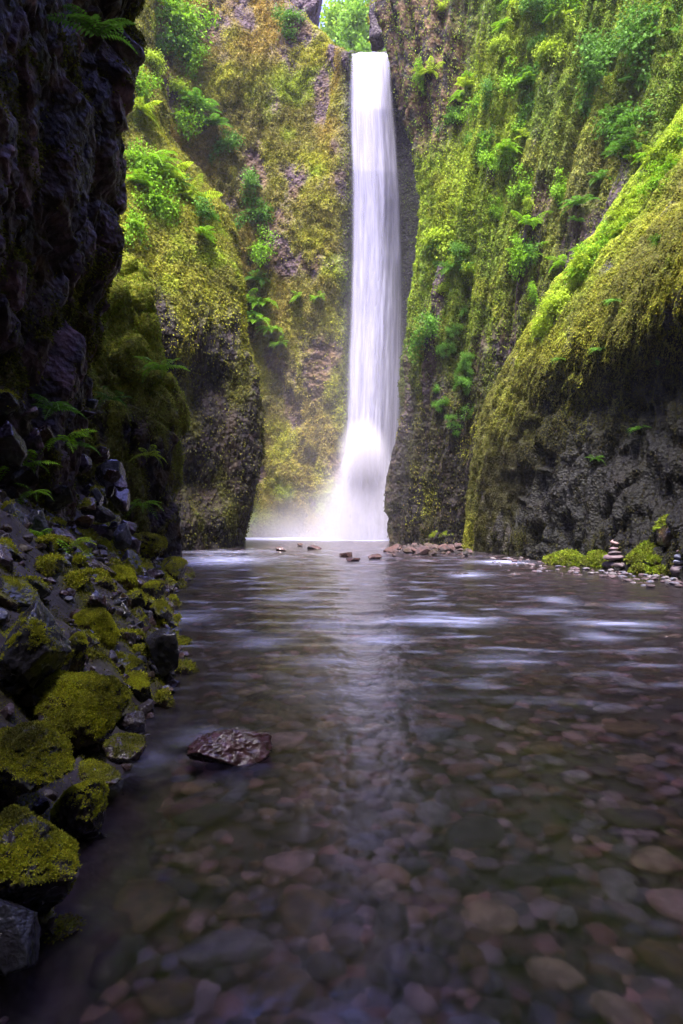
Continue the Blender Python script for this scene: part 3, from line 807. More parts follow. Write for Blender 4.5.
boulder('rock', P(644, 586, 15.4), (.17, .12, .05), 1400, PINK * 1.6, np.array([.55, .22, .17]), 0, (0, 0, .1), 4, 5, .03, 'flat salmon pink stone on the shore below the stone stacks', 'stone', smooth=.4)
boulder('rock', P(213, 0, 1) if False else P(456, 575, 17.5), (.34, .25, .12), 1401, BASALT, GREY, 0, (0, 0, .2), 4, 7, .05, 'low grey rock with water washing over it, mid stream', 'rock')
boulder('rock', P(517, 576, 17.6), (.22, .2, .09), 1402, REDD * .8, GREY, 0, (0, 0, .2), 4, 7, .05, 'small reddish rock breaking the water right of mid stream', 'rock')

# gravel bar below the fall and shingle on the right shore
gb = 0
for i in range(84):
    px, py = 430 + r2.normal() * 32, 551 + r2.normal() * 3.2
    if py < 544: py = 546
    Y = min(1.6 * 683 / (py - 512), 33.5)
    if px > 472 or px < 388: continue
    x = P(px, py, Y)[0]
    s = r2.uniform(.07, .15) if r2.random() < .7 else r2.uniform(.15, .3)
    boulder('rock', (x, Y, 0.02 + r2.uniform(0, .1)), (s * r2.uniform(.8, 1.6), s, s * r2.uniform(.5, 1.0)), 1500 + i, [REDD * .45, BASALT * .5, BROWN * .5, REDD * .7][i % 4], [PINK * .3, BASALT, PURP * .5, DARK][(i // 3) % 4], 0, tuple(r2.uniform(-.4, .4, 3)), 3, 7, .05,
            'reddish broken rock on the gravel bar in front of the waterfall', 'rock', 'rocks of the gravel bar', dry=1.0)
for i, (px, py, s, lab) in enumerate([(280, 551, .24, 'dark red rock in the pool, leftmost of those before the fall'), (314, 549, .30, 'brown red rock in the pool, straight before the foot of the fall'), (345, 556, .30, 'wide pinkish rock in the pool, left of the gravel bar'), (352, 561, .20, 'small brown rock in the pool nearest the camera below the fall'), (375, 559, .22, 'small dark rock in the pool just left of the gravel bar'), (300, 546, .2, 'tiny dark rock in the pool close to the foot of the fall')]):
    Y = 1.6 * 683 / (py - 512)
    boulder('rock', (P(px, py, Y)[0], Y, 0.04), (s * 1.5, s, s * .6), 1650 + i, REDD * .6, [PINK * .4, BASALT][i % 2], 0, (0, .1, i), 4, 7, .06, lab, 'rock')
for i in range(120):
    t = r2.random()
    px, py = 490 + 193 * t + r2.normal() * 6, 556 + 24 * t + abs(r2.normal()) * 5
    if px > 700: continue
    Y = 1.6 * 683 / (py - 512)
    s = r2.uniform(.04, .11)
    boulder('pebble', (P(px, py, Y)[0], Y, 0.0 + r2.uniform(-.01, .04)), (s * r2.uniform(.8, 1.4), s, s * .5), 1800 + i, [BASALT, PURP, SLATE * 1.4, GREY * 1.2][i % 4], PURP * 1.2, 0, (0, 0, i), 3, 5, .04,
            'grey or purplish pebble on the shore along the right cliff', 'pebble', 'pebbles along the right shore', smooth=.3, dry=.8)

# ---------- cobbles on the stream bed, seen through the water
COBC = [(TAN * 1.35, 'tan'), (PINK * 1.1, 'pinkish'), (GREY * 1.2, 'grey'), (SLATE * 1.5, 'bluish'), (BROWN * 1.3, 'brown'), (REDD * 1.3, 'reddish'), (BASALT * .8, 'blackish'), (GREY * 2.0, 'pale grey')]
protos = []
for k in range(24):
    cidx = [0, 4, 2, 6, 3, 1, 4, 6, 0, 5, 2, 6, 4, 6, 7, 2, 6, 4, 0, 3, 6, 1, 4, 2][k]
    colr, nm = COBC[cidx]
    V, F = rock_shape(2000 + k, (1, .74, .42), 4, 6, .04, .45, 2.0)
    c = mixc(colr * .42, colr * .85, sstep(-.3, .3, fbm(V * 2.5 + k, 4, 3)))
    me = mesh_np('cobble', V, F, np.concatenate([c, np.full((len(V), 1), .4)], 1), M_cobble)
    protos.append((me, nm))
SPEC = [(290, 886, .16, 1, 'pale pink cobble alone on the bed in front of the single dark rock'), (185, 832, .20, 5, 'rust red cobble on the bed near the left bank'), (232, 975, .20, 2, 'large pale grey cobble on the bed in the lower left'), (208, 838, .20, 6, 'dark smooth cobble touching the rust red one'), (180, 800, .1, 3, 'pale bluish cobble on the bed just below the single dark rock'), (655, 885, .18, 0, 'broad tan cobble on the bed near the right edge'), (610, 728, .2, 7, 'pale tan grey cobble on the bed at middle right')]
cob = []
for px, py, s, ci, lab in SPEC:
    t = 1.85 / (py - 512) * 683 * 1.0
    cob.append(((px - 341.5) * t / 683, t, s, ci, lab))
tries = 0
while len(cob) < 290 and tries < 20000:
    tries += 1
    y = 1.9 + 10.5 * r2.random() ** 1.25
    x = r2.uniform(-0.55 * y - .2, 0.55 * y + .2)
    if x < edge_x(y) + .1: continue
    s = float(np.clip(r2.lognormal(-2.25, .38), .07, .19)) * (1 + .05 * y)
    if any((x - q_[0]) ** 2 + (y - q_[1]) ** 2 < ((s + q_[2]) * .66) ** 2 for q_ in cob): continue
    cob.append((x, y, s, None, None))
used_p = set()
for i, (x, y, s, ci, lab) in enumerate(cob):
    if ci is None: k = int(r2.integers(24))
    else: k = [j for j, pr in enumerate(protos) if pr[1] == COBC[ci][1]][0]
    src, nm = protos[k]
    if k in used_p: o = src.copy(); COL.objects.link(o)
    else: o = src; used_p.add(k)
    o.scale = (s * r2.uniform(.85, 1.15), s * r2.uniform(.85, 1.1), s * r2.uniform(.8, 1.2))
    o.rotation_euler = (r2.uniform(-.2, .2), r2.uniform(-.2, .2), r2.uniform(0, 6.3) if ci is None else .3)
    o.location = (x, y, -0.31 + s * .15)
    tag(o, lab or f'rounded {nm} cobble under the moving water of the stream', 'cobble', f'{nm} cobbles on the stream bed')
for k, (o, nm) in enumerate(protos):
    if k not in used_p: bpy.data.objects.remove(o)
# the uncountable small gravel and the far cobbles
n = 15000
gy = 1.6 + 38 * rng.random(n) ** 1.5; gx = rng.uniform(-1, 1, n) * (0.6 * gy + 1)
gs = rng.uniform(.03, .085, n) * (1 + .05 * gy)
keep = (gx > edge_x(gy) - .1) & (gx < .42 * gy + 2.5)
gx, gy, gs = gx[keep], gy[keep], gs[keep]
D, Fq = ICO[2]
th = rng.uniform(0, 6.3, len(gx))
bx = D[None] * np.array([1, .75, .45]) * gs[:, None, None]
V = np.stack([bx[..., 0] * np.cos(th)[:, None] - bx[..., 1] * np.sin(th)[:, None] + gx[:, None], bx[..., 0] * np.sin(th)[:, None] + bx[..., 1] * np.cos(th)[:, None] + gy[:, None], bx[..., 2] - .32], -1)
cc_ = np.array([cx[0] for cx in COBC])[rng.integers(0, 8, len(gx))] * rng.uniform(.2, .66, (len(gx), 1)) * np.array([1.12, .90, .98])
Cc = np.repeat(np.concatenate([cc_, np.full((len(gx), 1), .4)], 1)[:, None], len(D), 1)
Fg = (Fq[None] + (np.arange(len(gx)) * len(D))[:, None, None]).reshape(-1, 3)
tag(mesh_np('gravel', V, Fg, Cc, M_cobble), kind='stuff')

# ================================================================== WATER
ys = np.concatenate([np.linspace(-30, 1.2, 20)[:-1], 1.2 * (44.5 / 1.2) ** np.linspace(0, 1, 520)])
xs = np.concatenate([np.linspace(-26, -6, 20)[:-1], np.linspace(-6, 9, 330)[:-1], np.linspace(9, 30, 20)])
X, Y = np.meshgrid(xs, ys)
pw = np.stack([X, Y, X * 0], -1)
rif = sstep(6, 10, Y) * (1 - sstep(24, 32, Y))
Z = 0.010 * fbm(pw * np.array([1.2, 2.0, 1]), 3, 140) + rif * 0.035 * fbm(pw * np.array([.9, 2.2, 1]) + 5, 3, 141)
Z = Z * sstep(1.0, 2.0, Y)
foam_sheen = np.zeros_like(X)
for px, py, w, hgt, a in [(445, 620, 42, 4.5, 1.0), (400, 622, 30, 2.5, .6), (612, 624, 36, 3.0, .95), (600, 636, 20, 4, .5), (215, 561, 40, 4.5, .8), (225, 552, 30, 1.2, .3),
                          (383, 639, 28, 3.5, .55), (322, 662, 30, 5, .32), (170, 618, 34, 7, .42), (290, 598, 22, 4, .38), (262, 642, 26, 6, .3), (468, 575, 16, 2.2, .7), (500, 562, 22, 1.6, .8), (555, 600, 16, 3, .4), (540, 612, 26, 3, .35),
                          (205, 735, 34, 8, .20), (150, 760, 26, 12, .22), (500, 660, 40, 6, .2), (330, 625, 34, 5, .3), (640, 606, 26, 3, .3), (360, 690, 60, 12, .14)]:
    D_ = 1.6 * 683 / (py - 512)
    x0 = P(px, py, D_)[0]
    wx = w * D_ / 683.; wy = hgt * D_ * D_ / (1.6 * 683)
    nn_ = fbm(pw * np.array([1.2, 3.2, 1]) + px, 3, 142)
    foam_sheen += a * np.exp(-((X - x0 + .6 * nn_ * wx) / wx) ** 2 - ((Y - D_ + .9 * nn_ * wy) / wy) ** 2)
foam_sheen *= np.clip(.62 + .9 * fbm(pw * np.array([1.6, 5.0, 1]), 4, 143), 0.05, 1.2)
foam_sheen += 1.0 * sstep(37.2, 40.2, Y + 1.2 * fbm(pw * .8, 3, 144)) * np.exp(-(((X - 0.0) / 7.0) ** 4))
foam_sheen = np.clip(foam_sheen, 0, 1)
sheen_wisp = sstep(.05, .6, fbm(pw * np.array([.9, 2.6, 1]) + 9, 5, 145, gain=.65)) * sstep(4.5, 8, Y) * (1 - sstep(26, 34, Y)) * (1 - sstep(1.0, 5.5, X - .05 * Y))  # bluish reflections painted as wisps, mixed in with the foam
foam_sheen = np.where(Y < 35, foam_sheen * .75 + .38 * sheen_wisp, foam_sheen)
Z = Z + foam_sheen * .015
Wt, nt, b = nodes_mat('stream_water')
L = nt.links.new
at = N(nt, 'ShaderNodeVertexColor'); at.layer_name = 'Col'
b.inputs['Base Color'].default_value = (0.78, 0.69, 0.78, 1)
b.inputs['Transmission Weight'].default_value = 1
b.inputs['IOR'].default_value = 1.33
b.inputs['Roughness'].default_value = 0.22
tc = N(nt, 'ShaderNodeTexCoord'); mp = N(nt, 'ShaderNodeMapping'); mp.inputs['Scale'].default_value = (2.0, 1.3, 1)
L(tc.outputs['Object'], mp.inputs[0])
nz_ = N(nt, 'ShaderNodeTexNoise'); nz_.inputs['Scale'].default_value = 2.6; nz_.inputs['Detail'].default_value = 2.5; nz_.inputs['Roughness'].default_value = .6
L(mp.outputs[0], nz_.inputs['Vector'])
bp = N(nt, 'ShaderNodeBump'); bp.inputs['Strength'].default_value = .28; bp.inputs['Distance'].default_value = .06
L(nz_.outputs[0], bp.inputs['Height']); L(bp.outputs[0], b.inputs['Normal'])
df = N(nt, 'ShaderNodeBsdfDiffuse'); df.inputs[0].default_value = (.55, .58, .88, 1)  # foam colour made bluer to carry the painted sheen
mx = N(nt, 'ShaderNodeMixShader')
L(at.outputs['Color'], mx.inputs[0]); L(b.outputs[0], mx.inputs[1]); L(df.outputs[0], mx.inputs[2])
L(mx.outputs[0], nt.nodes['Material Output'].inputs['Surface'])
wat = mesh_np('water', np.stack([X, Y, Z], -1), grid_faces(*X.shape), np.repeat(foam_sheen[..., None], 3, -1), Wt)
tag(wat, kind='structure')

# ---------- the waterfall: several hanging veils, splash and mist
def fall_mat(name, lo, hi, sx, sy, alpha_gain):
    m, nt, b = nodes_mat(name)
    L = nt.links.new
    at = N(nt, 'ShaderNodeVertexColor'); at.layer_name = 'Col'      # R: across, G: down, B: thickness of the veil
    sp = N(nt, 'ShaderNodeSeparateColor'); L(at.outputs['Color'], sp.inputs[0])
    cb = N(nt, 'ShaderNodeCombineXYZ')
    m1 = N(nt, 'ShaderNodeMath', operation='MULTIPLY'); m1.inputs[1].default_value = sx; L(sp.outputs[0], m1.inputs[0])
    m2 = N(nt, 'ShaderNodeMath', operation='MULTIPLY'); m2.inputs[1].default_value = sy; L(sp.outputs[1], m2.inputs[0])
    L(m1.outputs[0], cb.inputs[0]); L(m2.outputs[0], cb.inputs[1])
    nz = N(nt, 'ShaderNodeTexNoise'); nz.inputs['Scale'].default_value = 1; nz.inputs['Detail'].default_value = 4; nz.inputs['Roughness'].default_value = .6
    L(cb.outputs[0], nz.inputs['Vector'])
    mr = N(nt, 'ShaderNodeMapRange'); mr.inputs[1].default_value = lo; mr.inputs[2].default_value = hi
    L(nz.outputs[0], mr.inputs[0])
    add = N(nt, 'ShaderNodeMath', operation='MULTIPLY_ADD'); add.inputs[1].default_value = .55; add.inputs[2].default_value = 0.0
    L(mr.outputs[0], add.inputs[0])
    thick = N(nt, 'ShaderNodeMath', operation='MULTIPLY'); L(sp.outputs[2], thick.inputs[0])
    tt = N(nt, 'ShaderNodeMath', operation='ADD'); tt.inputs[1].default_value = .45; L(add.outputs[0], tt.inputs[0])
    L(tt.outputs[0], thick.inputs[1])
    gain = N(nt, 'ShaderNodeMath', operation='MULTIPLY'); gain.inputs[1].default_value = alpha_gain; gain.use_clamp = True
    L(thick.outputs[0], gain.inputs[0])
    df = N(nt, 'ShaderNodeBsdfDiffuse'); df.inputs[0].default_value = (.56, .55, .68, 1)
    tr = N(nt, 'ShaderNodeBsdfTranslucent'); tr.inputs[0].default_value = (.56, .55, .68, 1)
    mm = N(nt, 'ShaderNodeMixShader'); mm.inputs[0].default_value = .4
    L(df.outputs[0], mm.inputs[1]); L(tr.outputs[0], mm.inputs[2])
    tp = N(nt, 'ShaderNodeBsdfTransparent')
    mx = N(nt, 'ShaderNodeMixShader')
    L(gain.outputs[0], mx.inputs[0]); L(tp.outputs[0], mx.inputs[1]); L(mm.outputs[0], mx.inputs[2])
    L(mx.outputs[0], nt.nodes['Material Output'].inputs['Surface'])
    return m
MF1 = fall_mat('fall_core', .35, .65, 9, 7, 1.15)
MF2 = fall_mat('fall_veil', .42, .70, 16, 7, .95)
fallroot = empty('waterfall', (1.9, 41.0, 0.0))
tag(fallroot, 'tall narrow white waterfall dropping over the dark lip into the pool', 'waterfall')
PROF = [(46, 348, 389), (51, 348, 389), (58, 348, 389), (90, 349, 391), (140, 350, 395), (200, 352, 400), (260, 352, 402), (320, 350, 402), (380, 347, 401), (430, 344, 399), (470, 342, 397), (545, 338, 394)]
pa = np.array(PROF, float)
def veil(name, dx0, dx1, depth, bulge, mat, seed, soft, top=46, bot=544, wob=.10, thick=1.0):
    nv, nu = 260, 46
    py = np.linspace(top, bot, nv)[:, None] * np.ones((1, nu))
    s = np.linspace(0, 1, nu)[None] * np.ones((nv, 1))
    l = np.interp(py, pa[:, 0], pa[:, 1]) + dx0; r_ = np.interp(py, pa[:, 0], pa[:, 2]) + dx1
    px = l + (r_ - l) * s
    t = (py - 46) / 500.
    Yd = depth - bulge * np.sin(s * np.pi) * np.clip(t * 8, .1, 1) - 1.3 * np.clip(t * 4, 0, 1) ** .6 + np.clip((53 - py) / 7, 0, 1) * 1.6
    Xw = (px - 341.5) * Yd / 683.; Zw = 1.6 - (py - 512) * Yd / 683.
    Zw = np.where(py < 53, 1.6 + 459 * (Yd - 0 * py) / 683. * 0 + (1.6 - (53 - 512) * 41.9 / 683. - 1.6) , Zw)
    pz = np.stack([Xw * 2.2, Zw * .16 + seed, Xw * 0 + seed], -1)
    Yd = Yd + wob * fbm(pz, 4, seed) * 3
    edge = sstep(0, soft, s) * sstep(0, soft, 1 - s)
    if top > 60: edge = edge * sstep(top, top + 110, py)
    c = np.stack([s, t, edge * thick], -1)
    V = np.stack([Xw, Yd, Zw], -1) - np.array(fallroot.location)
    return mesh_np(name, V, grid_faces(nv, nu), c, mat, True, fallroot)
veil('falling_water', 0, 1, 42.6, .9, MF1, 5, .10, thick=1.3)
veil('veil', -1, 2, 42.3, 1.2, MF2, 6, .14, thick=1.2)
veil('veil', -3, 3, 41.9, 1.4, MF2, 8, .25, thick=.8)
veil('veil', 6, -8, 42.1, 1.6, MF1, 9, .45, top=120, thick=.75)
# the skirt where the water strikes the ledge and fans out
def skirt(name, cx, w0, w1, y0, y1, dep, bul, mat, seed, thick):
    nv, nu = 110, 60
    t = np.linspace(0, 1, nv)[:, None] * np.ones((1, nu)); s = np.linspace(-1, 1, nu)[None] * np.ones((nv, 1))
    w = w0 + (w1 - w0) * (1 - (1 - t) ** 2.2)
    px = cx[0] + (cx[1] - cx[0]) * t + s * w * np.sqrt(np.clip(t * 6 + .2, 0, 1))
    py = y0 + (y1 - y0) * t - (1 - s * s) * 0 + (s ** 2) * (1 - t) * 24
    Xw = (px - 341.5) * 40. / 683.; Zw = 1.6 - (py - 512) * 40. / 683.
    Yd = dep - bul * np.sqrt(np.clip(1 - s * s, 0, 1)) * (.5 + .6 * t) + .25 * fbm(np.stack([s * 4, t * 2, s * 0 + seed], -1), 3, seed)
    al = sstep(0, .35, 1 - np.abs(s)) * sstep(0, .22, t) * (1 - .25 * t)
    V = np.stack([Xw, Yd, Zw], -1) - np.array(fallroot.location)
    return mesh_np(name, V, grid_faces(nv, nu), np.stack([s * .5 + .5, t, al * thick], -1), mat, True, fallroot)
skirt('splash', (364, 366), 22, 30, 424, 545, 40.9, 2.2, MF1, 21, 1.2)
skirt('splash', (362, 360), 20, 37, 432, 546, 40.6, 2.0, MF2, 22, .5)
skirt('splash', (372, 374), 16, 26, 434, 545, 40.4, 1.2, MF1, 23, .6)

def mist(loc, dims, dens, label=None):
    V, F = ICO[4]
    o = mesh_np('mist', V, F, None, None)
    o.location = loc; o.scale = dims
    m = bpy.data.materials.new('mist'); m.use_nodes = True
    nt = m.node_tree; nt.nodes.remove(nt.nodes['Principled BSDF']); L = nt.links.new
    pv = N(nt, 'ShaderNodeVolumePrincipled'); pv.inputs['Color'].default_value = (.90, .87, .99, 1); pv.inputs['Anisotropy'].default_value = .2
    tc = N(nt, 'ShaderNodeTexCoord')
    ln = N(nt, 'ShaderNodeVectorMath', operation='LENGTH'); L(tc.outputs['Object'], ln.inputs[0])
    mr = N(nt, 'ShaderNodeMapRange', interpolation_type='SMOOTHSTEP'); mr.inputs[1].default_value = 0; mr.inputs[2].default_value = 1; mr.inputs[3].default_value = dens; mr.inputs[4].default_value = 0
    L(ln.outputs['Value'], mr.inputs[0])
    L(mr.outputs[0], pv.inputs['Density'])
    L(pv.outputs[0], nt.nodes['Material Output'].inputs['Volume'])
    o.data.materials.append(m)
    return tag(o, kind='stuff')
mist((1.2, 38.6, 5.0), (1.7, 1.4, 2.2), 1.6)
mist((1.2, 39.2, 1.0), (3.4, 2.2, 5.0), 0.9)
mist((-1.0, 39.0, -.6), (6.5, 2.4, 4.4), 0.32)
mist((2.6, 41.0, 12.0), (4.6, 2.2, 17.0), .055)
mist((-4.5, 38.2, -.8), (4.5, 2.4, 3.0), 0.35)
mist((1.0, 36.0, 4.0), (9.0, 5.0, 12.0), .016)

# ================================================================== PLANTS
def frond_mesh(Lg, droop, npair, w, seed, col, tilt=0.0):
    """one arching frond along +X: rachis strip plus paired pinnae"""
    r = np.random.default_rng(seed)
    t = np.linspace(0, 1, npair + 2)
    x = Lg * (t - .12 * t * t); z = Lg * (tilt * t + .25 * t - droop * t * t)
    pts = np.stack([x, 0 * t, z], -1)
    V, F, Cc = [], [], []
    wr = .012 * Lg
    for i in range(len(t) - 1):
        b = len(V)
        V += [pts[i] + [0, -wr, 0], pts[i] + [0, wr, 0], pts[i + 1] + [0, wr * .8, 0], pts[i + 1] + [0, -wr * .8, 0]]
        F.append([b, b + 1, b + 2, b + 3]); Cc += [col * .6] * 4
    for i in range(1, len(t) - 1):
        ln = w * Lg * math.sin(math.pi * min(1, (t[i] * .86 + .14))) ** .8 * r.uniform(.85, 1.1)
        for sgn in (-1, 1):
            b = len(V); p = pts[i]
            tip = p + np.array([ln * .35, sgn * ln, -ln * .25 + r.uniform(-.1, .1) * ln])
            md = p + np.array([ln * .12, sgn * ln * .5, ln * .04])
            hw = Lg / npair * .42
            V += [p, md + [-hw, 0, 0], tip, md + [hw, 0, 0]]
            cq = col * r.uniform(.75, 1.3)
            F.append([b, b + 1, b + 2, b + 3]); Cc += [cq] * 4
    return np.array(V), np.array(F), np.array(Cc)

def fern_data(nf, Lg, seed, col, out=True):
    r = np.random.default_rng(seed); parts = []
    for k in range(nf):
        a = (k + r.uniform(-.3, .3)) / nf * math.pi - math.pi / 2 if out else (k + r.uniform(-.3, .3)) / nf * 2 * math.pi
        V, F, Cc = frond_mesh(Lg * r.uniform(.7, 1.1), r.uniform(.35, .95), 14, .20, seed * 50 + k, col * r.uniform(.75, 1.2), r.uniform(-.1, .7))
        M = euler_m(r.uniform(-.3, .3), 0, a)
        parts.append((V @ M.T, F, Cc))
    return parts
# frond rosettes face +X at rest; rotation turns them away from the wall
FERN_C = [np.array([.17, .33, .015]), np.array([.08, .19, .018]), np.array([.26, .36, .02])]
def near_fern(loc, rz, Lg, nf, seed, col, label):
    Lg *= 1.3; col = col * 1.25
    root = empty('fern', loc, rz)
    tag(root, label, 'fern')
    for V, F, Cc in fern_data(nf, Lg, seed, col):
        mesh_np('frond', V, F, Cc, M_leaf, False, root)
def yaw_to_cam(p, add=0): return math.atan2(-p[1], -p[0]) + add
for px, py, D, Lg, nf, sd_, cc_, lab in [
    (98, 36, 8.9, .55, 8, 1, FERN_C[1], 'dark green fern hanging from the overhang at the top left'),
    (52, 410, 8.7, .34, 10, 2, FERN_C[1], 'green fern on a ledge of the left cliff, upper of the shaded ferns'),
    (66, 440, 8.7, .34, 9, 3, FERN_C[0], 'drooping green fern just below the upper shaded fern'),
    (84, 447, 9.0, .20, 6, 4, FERN_C[1], 'tiny green fern right of the drooping one'),
    (24, 466, 8.2, .34, 9, 5, FERN_C[0], 'long hanging fern low at the left edge of the cliff foot'),
    (34, 492, 8.0, .24, 7, 6, FERN_C[0], 'small fern hanging below the long fern at the left edge'),
    (38, 538, 7.4, .30, 9, 7, FERN_C[0], 'leafy green fern above the reddish black rock'),
    (72, 545, 8.0, .30, 9, 8, FERN_C[2], 'upright fern between the reddish rock and the mossy hump'),
    (112, 400, 11.3, .32, 8, 9, FERN_C[1], 'small pale fern on the dark cliff right of the shaded ferns'),
    (160, 370, 15.8, .60, 10, 10, FERN_C[0], 'fern on top of the rock shoulder beside the stream'),
    (148, 455, 15.4, .45, 8, 11, FERN_C[2], 'yellowish fern halfway down the rock shoulder'),
    (140, 505, 14.8, .45, 8, 12, FERN_C[0], 'fern low on the rock shoulder near the water'),
    (78, 560, 8.2, .2, 7, 13, FERN_C[2], 'small bright fern at the edge of the mossy hump')]:
    p = P(px, py, D)
    near_fern(p, yaw_to_cam(p, .25), Lg, nf, sd_, cc_, lab)

def rosette(seed, col, kind):
    parts = fern_data(11, 1.0, seed, col)
    if kind == 'bush':
        r = np.random.default_rng(seed); n = 1100
        cen = r.normal(size=(9, 3)) * np.array([.2, .42, .4]); p = cen[r.integers(0, 9, n)] + r.normal(size=(n, 3)) * np.array([.14, .17, .17]); p[:, 0] = np.abs(p[:, 0]); p[:, 2] -= .15
        nn = p / (np.linalg.norm(p, axis=1, keepdims=True) + 1e-6)
        parts = [leaf_cards(p, nn, np.full(n, .085), col * r.uniform(.55, 1.4, (n, 1)), hang=.5, aspect=.8)]
        for k in range(5):
            V, F, Cc = frond_mesh(.9, .8, 5, .12, seed * 9 + k, col * .8, .3)
            parts.append((V @ euler_m(0, 0, -1.2 + .6 * k).T, F, Cc))
    return parts
def place_on(patch, px, py):
    """the point of the rock face seen near that spot, and its outward direction"""
    g = patch.G
    X_ = 341.5 + g[..., 0] / np.maximum(g[..., 1], .5) * 683; Y_ = 512 - (g[..., 2] - 1.6) / np.maximum(g[..., 1], .5) * 683
    d = (X_ - px) ** 2 + (Y_ - py) ** 2
    d = np.where((patch.N * (g - np.array([0, 0, 1.6]))).sum(-1) < 0, d, d + 1e5) + g[..., 1] * 2
    i = np.unravel_index(np.argmin(d), d.shape)
    return g[i], patch.N[i]
PC = {}
for kd in ('fern', 'bush'):
    for ci in range(3):
        for sdx in range(2):
            PC[(kd, ci, sdx)] = None
def plant(patch, px, py, size, kd, ci, label, grp):
    p, n = place_on(patch, px, py)
    sdx = random.randrange(2)
    key = (kd, ci, sdx)
    nm = 'fern' if kd == 'fern' else 'shrub'
    if PC[key] is None:
        o = join_leaves(nm, rosette(30 + ci * 7 + sdx, FERN_C[ci] * (1.15 if kd == 'bush' else 1.1), kd), M_leaf); PC[key] = o
    else:
        o = PC[key].copy(); COL.objects.link(o)
    o.location = p; o.rotation_euler = (random.uniform(-.2, .2), random.uniform(-.1, .25), math.atan2(n[1], n[0]) + random.uniform(-.4, .4))
    s = size * random.uniform(.85, 1.2); o.scale = (s, s, s)
    tag(o, label, nm, grp)
LC = 'fern growing on the {} of the left hand cliff'
for px, py, s, k, ci in [(150, 165, 1.7, 'fern', 0), (165, 178, 1.7, 'fern', 2), (142, 185, 1.5, 'fern', 0), (178, 185, 1.3, 'fern', 1), (130, 160, 1.4, 'bush', 0), (190, 200, 1.4, 'fern', 2), (205, 215, 1.2, 'bush', 1), (155, 200, 1.2, 'bush', 0), (135, 85, 1.2, 'bush', 0), (140, 110, 1.1, 'fern', 2), (128, 225, 1.2, 'bush', 0), (200, 235, 1.0, 'fern', 0), (150, 60, 1.0, 'bush', 2)]:
    plant(B, px, py, s, k, ci, 'bright green fern or leafy tuft on the mossy shoulder of the left buttress', 'ferns on the left buttress')
for px, py, s, k, ci in [(180, 25, 1.8, 'bush', 0), (172, 45, 1.5, 'bush', 1), (165, 10, 1.8, 'bush', 0), (190, 60, 1.3, 'bush', 0), (195, 108, 1.6, 'fern', 1), (185, 120, 1.7, 'bush', 0), (210, 125, 1.5, 'fern', 1), (225, 145, 1.2, 'bush', 1), (178, 90, 1.3, 'bush', 2), (292, 20, 1.0, 'bush', 1), (250, 185, 1.2, 'bush', 1), (255, 215, 1.3, 'bush', 1), (262, 250, 1.3, 'bush', 0), (258, 280, 1.2, 'fern', 1), (245, 300, 1.3, 'fern', 0)]:
    plant(C, px, py, s, k, ci, 'green fern or leafy tuft growing on the amber back wall', 'ferns on the back wall')
for px, py, s, ci in [(262, 305, 1.5, 0), (258, 322, 1.5, 0), (272, 330, 1.3, 0), (250, 315, 1.3, 1), (280, 345, 1.0, 0), (300, 297, .9, 0), (318, 298, .8, 0), (225, 308, .9, 0)]:
    plant(C, px, py, s, 'fern', ci, 'bright fern in the lush clump halfway up the wall left of the waterfall', 'ferns of the clump left of the waterfall')
r3 = random.Random(3)
for i in range(52):
    t = r3.random(); px = 425 + 150 * t + r3.uniform(-20, 20); py = 20 + r3.random() ** 1.3 * 330 - 60 * t
    plant(Fp, px, max(py, 4), r3.uniform(.55, 1.15), r3.choice(['bush', 'bush', 'fern']), r3.choice([0, 0, 2, 1]), 'bright green leafy tuft on the tall draped right cliff', 'leafy tufts on the tall right cliff')
for px, py, s, k, ci in [(600, 60, 1.5, 'bush', 1), (620, 50, 1.4, 'bush', 1), (590, 85, 1.5, 'bush', 1), (640, 85, 1.6, 'fern', 1), (655, 45, 1.6, 'bush', 1), (630, 150, 1.3, 'fern', 1), (600, 180, 1.2, 'fern', 1), (635, 125, 1.3, 'bush', 1), (612, 118, 1.2, 'fern', 1), (645, 160, 1.2, 'fern', 0), (580, 205, 1.0, 'fern', 1), (655, 20, 1.6, 'bush', 1)]:
    plant(Fp, px, py, s, k, ci, 'darker green fern or shrub in the shaded hollow at the upper right', 'ferns in the upper right hollow')
for i in range(46):
    t = r3.random(); px = 535 + 145 * t; py = 322 - 195 * t + r3.uniform(-3, 26)
    plant(G_, px, py, r3.uniform(.35, .75), r3.choice(['bush', 'bush', 'fern']), r3.choice([0, 2, 2]), 'lime green leafy tuft along the crest of the near right buttress', 'leafy tufts on the crest of the right buttress')
for i, (px, py) in enumerate([(600, 350), (655, 365), (595, 460), (660, 240), (615, 300), (560, 360), (640, 430)]):
    plant(G_, px, py, .45, 'fern', 1, 'small fern hanging on the mossy face of the near right buttress', 'small ferns on the right buttress')
for i in range(26):
    px = r3.uniform(425, 475); py = r3.uniform(245, 430)
    plant(Fp, px, py, r3.uniform(.3, .5), 'bush', 1, 'small pale leafed plant low on the tall right cliff', 'pale leafed plants low on the right cliff')

